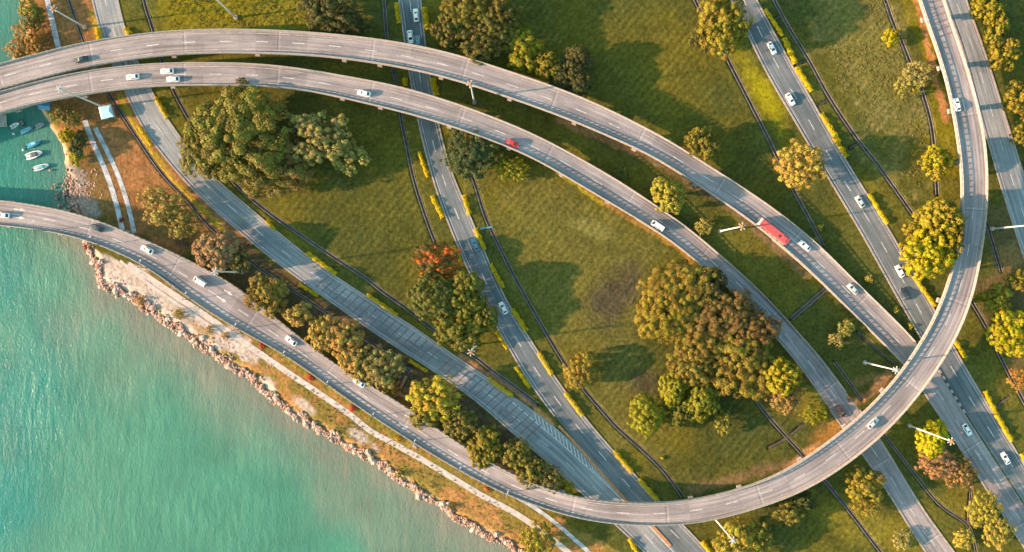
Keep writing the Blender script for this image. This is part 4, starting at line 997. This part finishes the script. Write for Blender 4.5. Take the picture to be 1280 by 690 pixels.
# ------------------------------------------------------------------ vehicles
def car_meshes(van=False):
    Ln = 4.9 if van else 4.45; hw = .93 if van else .89; out = {}
    st = [(-.5, .55, .70, .78), (-.47, .30, .88, .92), (-.3, .24, .94, 1.0), (0, .22, .95, 1.0), (.22, .22, .93, 1.0), (.36, .24, .84, .97), (.47, .30, .72, .90), (.5, .48, .62, .74)]
    secs = []
    for f, z0, z1, w in st:
        x = f * Ln; y = hw * w
        secs.append([(x, -y * .9, z0), (x, -y, z0 + .18), (x, -y, z1 - .16), (x, -y * .86, z1), (x, 0, z1 + .035), (x, y * .86, z1), (x, y, z1 - .16), (x, y, z0 + .18), (x, y * .9, z0)])
    b = MB(); b.loft(secs)
    if van: prof = [(-.485, .92, .86), (-.46, 1.92, .78), (.22, 1.95, .78), (.42, .95, .84)]
    else:   prof = [(-.40, .93, .84), (-.25, 1.41, .66), (.07, 1.45, .66), (.25, .92, .82)]
    rear0, rear1, fr1, fr0 = [(f * Ln, z, hw * w) for f, z, w in prof]
    def ring(p): return [(p[0], -p[2], p[1]), (p[0], p[2], p[1])]
    v = ring(rear0) + ring(rear1) + ring(fr1) + ring(fr0)
    b.add(v, [(2, 4, 5, 3), (0, 2, 3, 1), (4, 6, 7, 5), (0, 6, 4, 2), (1, 3, 5, 7)])
    if not van:
        mx = (rear1[0] + fr1[0]) / 2; b.box((mx, 0, 1.455), (1.3, 1.05, .03), 0, .9)
    for s in (-1, 1): b.box((Ln * .19, s * (hw + .07), .98), (.16, .16, .12))
    out['body'] = (b, 'car_paint', True)
    def quad(p, q, e=.012, ins=.08, up=.06):
        P0, P1 = Vector(ring(p)[0]), Vector(ring(p)[1]); Q0, Q1 = Vector(ring(q)[0]), Vector(ring(q)[1])
        l = lambda a, b_, t: a + (b_ - a) * t
        A, B_, C_, D = l(l(P0, Q0, up), l(P1, Q1, up), ins), l(l(P0, Q0, up), l(P1, Q1, up), 1 - ins), l(l(P0, Q0, 1 - up), l(P1, Q1, 1 - up), 1 - ins), l(l(P0, Q0, 1 - up), l(P1, Q1, 1 - up), ins)
        n = (B_ - A).cross(D - A).normalized()
        if n.z < 0: n = -n
        m = MB(); o = n * e; m.add([x + o for x in (A, B_, C_, D)] + [x - o for x in (A, B_, C_, D)], [(0, 1, 2, 3), (7, 6, 5, 4), (0, 4, 5, 1), (1, 5, 6, 2), (2, 6, 7, 3), (3, 7, 4, 0)]); return m
    out['windscreen'] = (quad(fr0, fr1), 'glass', False); out['rear_window'] = (quad(rear0, rear1), 'glass', False)
    sides = []
    for s in (-1, 1):
        a = Vector((rear0[0] + .18, s * rear0[2], rear0[1])); b_ = Vector((rear1[0] + .03, s * rear1[2], rear1[1])); c = Vector((fr1[0] - .03, s * fr1[2], fr1[1])); d = Vector((fr0[0] - .2, s * fr0[2], fr0[1]))
        cc = (a + b_ + c + d) / 4; q = [cc + (x - cc) * .86 for x in (a, b_, c, d)]; n = (q[1] - q[0]).cross(q[3] - q[0]).normalized(); n = n if n.y * s > 0 else -n
        m = MB(); o = n * .012; m.add([x + o for x in q] + [x - o for x in q], [(0, 1, 2, 3), (7, 6, 5, 4), (0, 4, 5, 1), (1, 5, 6, 2), (2, 6, 7, 3), (3, 7, 4, 0)]); sides.append(m)
    out['side_window'] = (sides, 'glass', False)
    wh = []
    for x in (-.30, .31):
        for s in (-1, 1): m = MB(); m.tube((x * Ln, s * hw * .78, .33), (x * Ln, s * (hw + .01), .33), .33, n=14); wh.append(m)
    out['wheel'] = (wh, 'tyre', False)
    out['headlight'] = ([(lambda m: (m.box((Ln * .475, s * hw * .62, .66), (.18, .34, .13)), m)[1])(MB()) for s in (-1, 1)], 'lens', False)
    out['taillight'] = ([(lambda m: (m.box((-Ln * .49, s * hw * .66, .76), (.12, .3, .14)), m)[1])(MB()) for s in (-1, 1)], 'tail', False)
    return out
def make_car(van=False):
    rt = empty('parked_car', (0, 0, 0)); rt.name = 'van' if van else 'car'
    for nm, (m, mt, sm) in car_meshes(van).items():
        for q in (m if isinstance(m, list) else [m]):
            ob = q.build(nm, M[mt], rt, False, .04 if nm == 'body' else 0)
            if nm == 'wheel':
                c0 = sum((Vector(v) for v in q.v), Vector()) / len(q.v); s = 1 if c0.y > 0 else -1
                rm = MB(); rm.tube((c0.x, s * (abs(c0.y) + .02), c0.z), (c0.x, s * (abs(c0.y) + .135), c0.z), .2, .19, 10); rm.build('rim', M['steel'], ob)
    return rt
def copy_tree(o, parent=None):
    c = o.copy(); C.objects.link(c)
    if parent is not None: c.parent = parent; c.matrix_parent_inverse = o.matrix_parent_inverse.copy()
    for ch in [x for x in o.children]: copy_tree(ch, c)
    return c
WH, TL, RD, DK, SL = (0.80, 0.79, 0.77), (0.10, 0.22, 0.26), (0.62, 0.03, 0.03), (0.03, 0.045, 0.06), (0.42, 0.48, 0.50)
CARS = [ # px, py, path, direction along path (+1/-1), colour, van, label
 (101,74,P1,-1,DK,0,'dark blue car alone at the left end of the upper flyover'),
 (166,96,P2,-1,WH,0,'white car leading three others on the lower flyover'),
 (209,89,P2,-1,WH,0,'white car in the upper lane of the pair following on the lower flyover'),
 (216.5,99,P2,-1,WH,0,'white car in the lower lane of the pair following on the lower flyover'),
 (455,116.5,P2,-1,WH,0,'white car with dark rear on the lower flyover above the pale tree'),
 (641,179,P2,1,RD,0,'bright red car on the lower flyover'),
 (822,282,P2,-1,WH,1,'white van on the lower flyover near the round yellow-green tree'),
 (955,390,P2,1,TL,0,'dark teal car in shade on the ramp beside the loop clump'),
 (1051,514,P2,1,(0.06,0.03,0.03),0,'dark car about to pass under the big flyover on the ramp'),
 (1006,307,P1,-1,WH,0,'white car close behind the red bus'),
 (1066,361,P1,-1,SL,0,'pale grey-blue car lower down the upper flyover ramp'),
 (513,46,P6,1,WH,0,'white car just above the upper flyover on the slim dark road'),
 (520,19,P6,-1,WH,0,'white car nearest the top edge on the slim dark road'),
 (523,52.5,P6,-1,TL,0,'teal car half under the upper flyover on the slim road'),
 (594,306,P6,-1,TL,0,'small dark teal car on the slim road beside the loop lawn'),
 (629,385,P6,-1,WH,0,'white car alone lower on the slim dark road'),
 (965,60,P5,1,WH,0,'white car first from the top on the straight road'),
 (988,124,P5,1,WH,0,'white car second from the top on the straight road'),
 (1075,252,P5,-1,SL,0,'pale silver car in the right lane of the straight road'),
 (1125,339,P5,-1,WH,0,'white car just ahead of a dark one on the straight road'),
 (1131,367,P5,-1,DK,0,'dark car behind a white one above the curved flyover crossing'),
 (1196.5,131,P3,1,WH,0,'white dark-windowed car near the top of the curved flyover'),
 (1091,529,P3,1,SL,0,'silver car on the curved flyover above the ramp'),
 (1209,537,P5,1,WH,0,'white car on the wide lower right road, left of another'),
 (1257,573,P5,-1,WH,0,'white car on the wide lower right road, close to its right kerb'),
 (4,269,P3,-1,WH,0,'white car cut by the left edge on the shore flyover'),
 (121,285,P3,-1,DK,0,'dark car on the shore flyover over the bay end'),
 (184,312,P3,-1,WH,0,'white car on the shore flyover beyond the pale tracks'),
 (250,352,P3,-1,WH,1,'white van on the shore flyover near the pinkish tree'),
 (364,426,P3,-1,WH,0,'white car on the shore flyover beside the overhanging trees'),
 (449,478,P3,-1,WH,0,'white car on the shore flyover close to the black culvert'),
]
protos = {}
for (px, py, P, sgn, c_, van, lab) in CARS:
    if van not in protos: o = protos[van] = make_car(bool(van))
    else: o = copy_tree(protos[van])
    i = P.near_px(px, py); x, y, _ = W(px, py, P.c[i, 2] + .7); t = P.t[i] * sgn
    o.location = (x, y, P.c[i, 2] + .012); o.rotation_euler = (0, 0, math.atan2(t[1], t[0]))
    tag(o, lab, 'van' if van else 'car', 'cars driving on the roads and flyovers')
    for ch in o.children:
        if ch.name.startswith('body'): ch.color = (*c_, 1)
def make_bus(px, py, P, sgn):
    i = P.near_px(px, py); x, y, _ = W(px, py, P.c[i, 2] + 3); t = P.t[i] * sgn
    rt = empty('bus', (x, y, P.c[i, 2] + .012), math.atan2(t[1], t[0])); tag(rt, 'long red-roofed bus with white front on the upper flyover ramp', 'bus')
    b = MB(); Ln, hw = 11.6, 1.25
    st = [(-.5, .5, .93), (-.49, .38, 1), (.48, .38, 1), (.5, .5, .95)]
    b.loft([[(f * Ln, -hw * w, z0), (f * Ln, -hw * w, 1.35), (f * Ln, hw * w, 1.35), (f * Ln, hw * w, z0)] for f, z0, w in st]); b.build('lower_body', M['white_steel'], rt, bevel=.05)
    m, nt, bs = newmat('red_coachwork'); n = noise(nt, coords(nt), 1.2); L(nt, mixc(nt, n, (0.50, 0.055, 0.055), (0.62, 0.10, 0.09)), bs.inputs['Base Color']); bs.inputs['Roughness'].default_value = .4
    b = MB(); b.loft([[(f * Ln, -hw * w, 2.45), (f * Ln, -hw * w, 2.95), (f * Ln, -hw * w * .86, 3.15), (f * Ln, hw * w * .86, 3.15), (f * Ln, hw * w, 2.95), (f * Ln, hw * w, 2.45)] for f, w in ((-.5, .95), (-.48, 1), (.42, 1), (.44, .99))]); b.build('roof', m, rt)
    b = MB(); b.loft([[(f * Ln, -hw * w, 1.36), (f * Ln, -hw * w, 2.95 if f < .49 else 2.7), (f * Ln, -hw * w * .84, 3.14 if f < .49 else 2.85), (f * Ln, hw * w * .84, 3.14 if f < .49 else 2.85), (f * Ln, hw * w, 2.95 if f < .49 else 2.7), (f * Ln, hw * w, 1.36)] for f, w in ((.442, .99), (.48, .98), (.5, .94))]); b.build('front_cap', M['white_steel'], rt)
    b = MB(); b.box((-.03 * Ln, 0, 1.9), (.92 * Ln, 2 * hw - .06, 1.09)); b.build('side_window', M['glass'], rt)
    b = MB(); b.box((.503 * Ln, 0, 2.0), (.06, 2.1, 1.1)); b.build('windscreen', M['glass'], rt)
    b = MB(); b.box((-.20 * Ln, .25, 3.25), (.75, .7, .2), 0, .85); b.build('roof_hatch', M['dark_steel'], rt)
    b = MB(); b.box((-.36 * Ln, 0, 3.24), (1.9, 1.7, .2), 0, .9); b.build('air_unit', m, rt, bevel=.03)
    for xx in (-.27, .3):
        for s in (-1, 1): b = MB(); b.tube((xx * Ln, s * .95, .48), (xx * Ln, s * 1.265, .48), .48, n=16); b.build('wheel', M['tyre'], rt)
make_bus(967.5, 289, P1, -1)

# ------------------------------------------------------------------ floodlight masts and lamps
def make_mast(px, py, h, label):
    rt = empty('floodlight_mast', W(px, py)); tag(rt, label, 'light mast', 'tall floodlight masts')
    b = MB(); b.tube((0, 0, 0), (0, 0, .4), .75, .75, 12); b.build('base', M['concrete_light'], rt)
    b = MB(); b.tube((0, 0, .4), (0, 0, h), .32, .17, 12); b.build('pole', M['white_steel'], rt)
    b = MB(); n = 20
    b.loft([[(math.cos(t) * r, math.sin(t) * r, z) for r, z in ((.45, h - .5), (.65, h - .5), (.65, h - .3), (.45, h - .3))] for t in np.linspace(0, 2 * math.pi, n + 1)], caps=False)
    for k in range(4): a = k * math.pi / 2; b.tube((0, 0, h - .4), (math.cos(a) * .52, math.sin(a) * .52, h - .4), .06, n=5)
    b.tube((0, 0, h - .6), (0, 0, h + .35), .36, .18, 10); b.build('head_ring', M['orange_brick'] if 'orange' in label else M['steel'], rt)
    for k in range(6):
        a = k * math.pi / 3 + .3; c, s = math.cos(a), math.sin(a); b = MB()
        b.tube((c * .6, s * .6, h - .4), (c * .78, s * .78, h - .4), .07, n=6); b.box((c * 1.0, s * 1.0, h - .42), (.5, .32, .2), a, .8); b.build('floodlight', M['white_steel'], rt)
MASTS = [(130,134,30,'tall white floodlight mast rising beside the pale blue hut'),(106,34,21,'white floodlight mast in the orange soil at the top left'),(295,22,29,'floodlight mast on the yellow grass, its head out at the top'),
 (593,128,29,'tall mast with orange head ring between the flyovers above the slim road'),(900,289,29,'tall mast with orange head ring between the flyovers left of the bus'),(1081,453,25,'white mast on the small lawn, its head by the curved flyover'),
 (1137,532,29,'white mast with orange head over the vivid yellow tree'),(889,643,30,'white mast whose head stands over the bottom-edge tree'),(1240,286,30,'white mast right of the curved flyover pointing to the right edge'),
 (303,340,28,'white mast behind the pinkish tree at the shore flyover'),(594,431,30,'mast with orange head ring among the dark green lawn clump')]
for a in MASTS: make_mast(*a)
def make_lamp():
    rt = empty('street_lamp', (0, 0, 0))
    b = MB(); b.tube((0, 0, -.2), (0, 0, 8.6), .13, .08, 8); b.build('pole', M['dark_steel'], rt)
    b = MB(); b.tube((0, 0, 8.5), (0, 2.2, 9.1), .07, .05, 6); b.build('arm', M['dark_steel'], rt)
    b = MB(); b.box((0, 2.6, 9.1), (.3, .9, .14)); b.build('lamp_head', M['steel'], rt); return rt
lp = None
for k, (px, py) in enumerate([(60,291),(124,308),(186,333),(245,367),(302,405),(358,443),(412,482),(467,521),(517,553),(572,586),(628,617)]):
    i = P3.near_px(px, py); o = lp = make_lamp() if lp is None else copy_tree(lp)
    c, n, hw, t = P3.c[i], P3.n[i], P3.hw[i], P3.t[i]
    o.location = (c[0] - n[0] * (hw - .25), c[1] - n[1] * (hw - .25), c[2] + .3); o.rotation_euler = (0, 0, math.atan2(t[1], t[0]))
    tag(o, f'dark street lamp on the outer parapet of the shore flyover, {(ORD + ["eleventh"])[k]} from the left', 'street lamp', 'street lamps on the shore flyover')
# teal footbridge rail over drain
b = MB(); x0, y0, _ = W(600, 286); x1, y1, _ = W(616, 283.5); a = math.atan2(y1 - y0, x1 - x0); Ln = math.hypot(x1 - x0, y1 - y0)
fb = empty('footbridge', ((x0 + x1) / 2, (y0 + y1) / 2, 0), a); tag(fb, 'narrow teal footbridge across the dark drain by the loop lawn', 'footbridge')
b.box((0, 0, .14), (Ln, .4, .1)); b.build('walkway', M['teal_paint'], fb)
for s in (-1, 1):
    b = MB(); b.box((0, s * .3, 1.0), (Ln, .05, .06)); [b.box((q * Ln / 2.1, s * .3, .6), (.06, .06, .85)) for q in (-1, -.33, .33, 1)]; b.build('handrail', M['teal_paint'], fb)

# ------------------------------------------------------------------ hut, jetty, boats, pad, rocks
hx, hy, _ = W(137, 141.5); hut = empty('hut', (hx, hy, 0), rad(14)); tag(hut, 'small hut with a pale blue roof at the foot of a mast', 'hut')
b = MB(); b.box((0, 0, 1.25), (3.6, 3.6, 2.5)); b.build('wall', M['concrete_light'], hut)
b = MB(); b.loft([[(-2.1, -2.15, 2.52), (2.1, -2.15, 2.52), (2.1, 2.15, 2.52), (-2.1, 2.15, 2.52)], [(-2.1, -2.15, 2.64), (2.1, -2.15, 2.64), (2.1, 2.15, 2.64), (-2.1, 2.15, 2.64)], [(-1.2, -.25, 3.2), (1.2, -.25, 3.2), (1.2, .25, 3.2), (-1.2, .25, 3.2)]]); b.build('roof', M['tin_blue'], hut)
b = MB(); b.box((.2, -1.82, 1.0), (.95, .06, 2.0)); b.build('door', M['dark_steel'], hut)
cx, cy, _ = W(60, 134); can = empty('canopy', (cx, cy, 0), rad(-8)); tag(can, 'blue canopy shelter on the bank under the lower flyover', 'canopy')
b = MB(); b.loft([[(-2.0, -1.3, 2.2), (2.0, -1.3, 2.2), (2.0, -1.3, 2.26), (-2.0, -1.3, 2.26)], [(-2.0, 0, 2.7), (2.0, 0, 2.7), (2.0, 0, 2.76), (-2.0, 0, 2.76)], [(-2.0, 1.3, 2.2), (2.0, 1.3, 2.2), (2.0, 1.3, 2.26), (-2.0, 1.3, 2.26)]]); b.build('cover', M['blue_tarp'], can)
for sx in (-1, 1):
    for sy in (-1, 1): b = MB(); b.tube((sx * 1.9, sy * 1.2, -.3), (sx * 1.9, sy * 1.2, 2.25), .05, n=6); b.build('post', M['steel'], can)
jx, jy, _ = W(-6, 151); jt = empty('jetty', (jx, jy, 0), rad(4)); tag(jt, 'grey boarded jetty at the left edge below the lower flyover', 'jetty')
b = MB(); [b.box((0, -2.0 + .44 * k, 0), (7.6, .40, .14)) for k in range(10)]; b.build('planking', M['jetty'], jt)
for sx in (-1, 1):
    for sy in (-1, 1): b = MB(); b.tube((sx * 3.3, sy * 1.75, -4), (sx * 3.3, sy * 1.75, .5), .14, n=8); b.build('post', M['bark'], jt)
def boat(px, py, ang, Ln, w, c_, label, cabin=None, engine=True, cover=None):
    x, y, _ = W(px, py, -1); Ln *= .84; w *= .84; rt = empty('boat', (x, y, -1.25), rad(ang)); tag(rt, label, 'boat', 'small boats moored in the bay')
    st = [(-.5, .40, .0), (-.3, .5, 0), (0, .5, 0), (.25, .40, .05), (.4, .24, .14), (.5, .03, .26)]
    o = [[(f * Ln, -q * w, .65 + s), (f * Ln, -q * w * .7, -.1), (f * Ln, q * w * .7, -.1), (f * Ln, q * w, .65 + s), (f * Ln, q * w * .8, .65 + s), (f * Ln, q * w * .6, .25 + s * .9), (f * Ln, -q * w * .6, .25 + s * .9), (f * Ln, -q * w * .8, .65 + s)] for f, q, s in st]
    b = MB(); b.loft(o); h = b.build('hull', M['boat_paint'], rt); h.color = (*c_, 1)
    for f in (-.22, .1): b = MB(); b.box((f * Ln, 0, .5), (.35, w * .78, .08)); b.build('bench', M['jetty'], rt)
    if engine: b = MB(); b.box((-.5 * Ln - .2, 0, .75), (.4, .4, .6), 0, .8); b.tube((-.5 * Ln - .2, 0, .6), (-.5 * Ln - .2, 0, -.4), .09, n=6); b.build('outboard_motor', M['dark_steel'], rt)
    if cabin: b = MB(); b.loft([[(-.12 * Ln, -w * .32, .6), (.22 * Ln, -w * .28, .6), (.22 * Ln, w * .28, .6), (-.12 * Ln, w * .32, .6)], [(-.10 * Ln, -w * .28, 1.5), (.14 * Ln, -w * .25, 1.4), (.14 * Ln, w * .25, 1.4), (-.10 * Ln, w * .28, 1.5)]]); k = b.build('cabin', M['boat_paint'], rt, bevel=.03); k.color = (*cabin, 1)
    if cover: b = MB(); b.loft([[(f * Ln, -q * w * 1.02, .68), (f * Ln, 0, .68 + (.3 if abs(f) < .4 else .1)), (f * Ln, q * w * 1.02, .68)] for f, q in ((-.46, .42), (-.2, .5), (.1, .48), (.3, .36), (.42, .2))]); k = b.build('cover', M['boat_paint'], rt); k.color = (*cover, 1)
BL = (0.02, 0.22, 0.36)
boat(19,157,28,3.8,1.7,WH,'white boat next to the jetty, half in shadow'); boat(28,154,-60,3.2,1.4,(0.10,0.12,0.13),'dark small boat crosswise behind the white jetty boat', engine=False)
boat(33,163,26,5.0,1.7,SL,'blue-grey slim boat below the white jetty boat', cover=(0.08,0.30,0.40)); boat(50,157,24,3.9,1.7,(0.30,0.31,0.32),'grey boat beside the bank near the blue canopy')
boat(43,180,20,6.2,2.0,BL,'bright blue covered boat, highest of the three in open water', cabin=(0.35,0.6,0.65), cover=(0.03,0.26,0.40)); boat(43,193.5,18,7.0,2.8,WH,'wide white boat with dark open deck, middle of the three', cabin=(0.12,0.14,0.15)); boat(52,209,16,6.4,2.1,WH,'white boat with a pale blue stern, lowest of the three', cabin=(0.15,0.48,0.55))
def buoy(px, py, label):
    x, y, _ = W(px, py, -1); b = MB(); b.loft([[(math.cos(t) * r, math.sin(t) * r, z) for t in np.linspace(0, 6.283, 11)[:-1]] for r, z in ((.15, -.5), (.45, -.3), (.5, .05), (.3, .3), (.08, .4))]); o = b.build('buoy', M['white_steel'], None); o.location = (x, y, -1.15); tag(o, label, 'buoy', 'mooring buoys')
buoy(17,167,'white buoy below the jetty'); buoy(29,187,'white buoy left of the bright blue boat')
x, y, _ = W(518, 557); b = MB(); b.box((0, 0, .1), (2.4, 1.1, .3)); b.box((.2, 0, .5), (1.2, .7, .55)); o = b.build('drain_box', M['concrete_light']); o.location = (x, y, 0); o.rotation_euler = (0, 0, rad(-38)); tag(o, 'grey concrete box on the verge under the outer parapet', 'utility box')
for (a, b_, lab) in (((478,476),(491,486),'orange wing wall on the left of the black culvert'), ((499,492),(513,499),'orange wing wall on the lower right of the black culvert'), ((500,486),(508,470),'long orange bank wall along the right of the black culvert')):
    A, B = Vector(W(*a)), Vector(W(*b_)); m = MB(); d = B - A; m.box((0, 0, .3), (d.length, .9, 1.0), 0, .85); o = m.build('wing_wall', M['orange_brick']); o.location = (A + B) / 2; o.rotation_euler = (0, 0, math.atan2(d.y, d.x)); tag(o, lab, 'wall', 'culvert wing walls')

def rocks():
    rg = np.random.default_rng(5); V = []; F = []; va = []
    ico = bpy.data.meshes.new('tmp'); import bmesh; bm = bmesh.new(); bmesh.ops.create_icosphere(bm, subdivisions=1, radius=1); base = np.array([v.co[:] for v in bm.verts]); fs = np.array([[v.index for v in f.verts] for f in bm.faces]); bm.free()
    Q = resample(catmull(SHORE, 2), 1.0); Q = Q[Q[:, 1] > 300]; t = tangents(Q); n = np.stack([t[:, 1], -t[:, 0]], 1)
    k = 0
    def put(x, y, s, z, v):
        nonlocal k
        a = rg.uniform(0, 6.28); c, sn = math.cos(a), math.sin(a); p = base * (1 + rg.normal(0, .16, base.shape)) * np.array([s, s * rg.uniform(.55, .9), s * rg.uniform(.4, .7)])
        p = np.stack([p[:, 0] * c - p[:, 1] * sn, p[:, 0] * sn + p[:, 1] * c, p[:, 2]], 1) + np.array([(x - 640) * PXM, -(y - 345) * PXM, z])
        V.append(p); F.append(fs + k * 12); va.append(np.full(12, v)); k += 1
    for i in range(9000):
        j = rg.integers(0, len(Q)); lo, hi = (-2.5, 13) if Q[j, 0] < 340 else (-2.0, 11.0)
        u = rg.uniform(lo, hi) * (0.75 + .5 * math.sin(j * .21) * math.sin(j * .057)); p = Q[j] + n[j] * u
        if rg.random() > .55 + .45 * math.sin(j * .13 + u * .4): continue
        put(p[0], p[1], rg.lognormal(-1.22, .55), -1.15 + 1.2 * np.clip(u / 8, 0, 1), rg.beta(.7, 1.5))
    for i in range(220):
        x, y = rg.uniform(112, 345), 0; tt = (x - 112) / 233; y = 330 + tt * 120 + rg.uniform(-6, 22) + 8 * math.sin(tt * 3.1); put(x, y, rg.uniform(.15, .42), -.05, rg.random() * .6)
    for i in range(380):
        x, y = rg.normal(98, 13), rg.normal(240, 16)
        if y < 268: put(x, y, rg.uniform(.25, .75), -.75 if x < 88 else -.2, rg.random() * .45)
    me = np_mesh('shore_rocks', np.vstack(V), np.vstack(F)); at = me.attributes.new('vary', 'FLOAT', 'POINT'); at.data.foreach_set('value', np.concatenate(va).astype(np.float32))
    o = link_mesh('shore_rocks', me, M['rock']); tag(o, 'rubble of pale and rusty rocks along the waterline', 'rocks', kind='stuff')
rocks()
def tufts():
    """coarse grass tussocks in the unmown fields and on the coast"""
    rg = np.random.default_rng(9); P = []
    def fill(poly, n):
        q = np.array(poly); x = rg.uniform(q[:, 0].min(), q[:, 0].max(), n * 2); y = rg.uniform(q[:, 1].min(), q[:, 1].max(), n * 2); m = in_poly(x, y, poly) & (rg.random(len(x)) < vnoise(x, y, 26, 21)); P.append(np.stack([x[m], y[m]], 1))
    fill([(1000,-20),(1100,-20),(1160,150),(1150,235),(1110,205),(1050,115)], 2200)
    fill([(205,-20),(385,-20),(375,32),(215,34)], 700); fill([(350,460),(460,530),(640,640),(640,670),(560,640),(440,560)], 1800)
    #fill([(120,165),(150,150),(215,250),(300,330),(240,310),(170,260)], 900); fill([(700,220),(800,290),(830,330),(760,330),(660,260)], 1600)
    q = np.vstack(P); 
    keep_ = np.ones(len(q), bool)
    for pa in (P3, P2, P1, P4, P5, P6): 
        cc = np.stack([pa.c[:, 0] / PXM + 640, 345 - pa.c[:, 1] / PXM], 1)[::4]; keep_ &= np.hypot(q[:, None, 0] - cc[None, :, 0], q[:, None, 1] - cc[None, :, 1]).min(1) > 21
    q = q[keep_]; nb = 5; idx_ = np.repeat(np.arange(len(q)), nb)
    base = np.stack([(q[:, 0] - 640) * PXM, -(q[:, 1] - 345) * PXM, np.zeros(len(q))], 1)[idx_] + np.c_[rg.normal(0, .16, (len(idx_), 2)), np.full(len(idx_), .14)]
    nr_ = unit(rg, len(idx_), 1.1) + np.array([-.5, 0, 0]); me = leaf_mesh('grass', base, nr_, rg.uniform(.22, .4, len(idx_)), rg.random(len(idx_)), rg.random(len(q))[idx_], rg, 1.3)
    o = link_mesh('grass', me, M['leaf']); o.color = (0.16, 0.135, 0.028, 1); tag(o, 'coarse tussocky grass in the unmown fields', 'grass', kind='stuff')
tufts()

# ------------------------------------------------------------------ light, sky, camera
SUN_EL, SUN_AZ = rad(16.0), math.atan2(0.137, 1.0)
d = Vector((math.cos(SUN_EL) * math.cos(SUN_AZ), math.cos(SUN_EL) * math.sin(SUN_AZ), -math.sin(SUN_EL)))
sun = bpy.data.lights.new('sun', 'SUN'); sun.energy = 4.15; sun.angle = rad(1.0); sun.color = (1.0, 0.62, 0.40)
so = bpy.data.objects.new('sun', sun); C.objects.link(so); so.rotation_euler = d.to_track_quat('-Z', 'Y').to_euler()
w = bpy.data.worlds.new('World'); bpy.context.scene.world = w; w.use_nodes = True; nt = w.node_tree
sky = nt.nodes.new('ShaderNodeTexSky'); sky.sky_type = 'NISHITA'; sky.sun_disc = False; sky.sun_elevation = SUN_EL
sky.sun_rotation = math.atan2(-d.x, -d.y) % (2 * math.pi); sky.air_density = 1.0; sky.dust_density = 1.0; sky.ozone_density = 1.5
bg = nt.nodes['Background']; L(nt, mixc(nt, 1.0, sky.outputs[0], (0.95, 1.12, 0.88), 'MULTIPLY'), bg.inputs['Color']); bg.inputs['Strength'].default_value = 0.132
cam = bpy.data.cameras.new('camera'); co = bpy.data.objects.new('camera', cam); C.objects.link(co)
co.location = (0, 0, CAMH); cam.sensor_width = 36; cam.lens = 36 * CAMH / (1280 * PXM); cam.clip_end = 30000; cam.clip_start = 1
sc = bpy.context.scene; sc.camera = co
sc.view_settings.view_transform = 'Standard'; sc.view_settings.look = 'None'; sc.view_settings.exposure = 1.92; sc.view_settings.gamma = 1.0
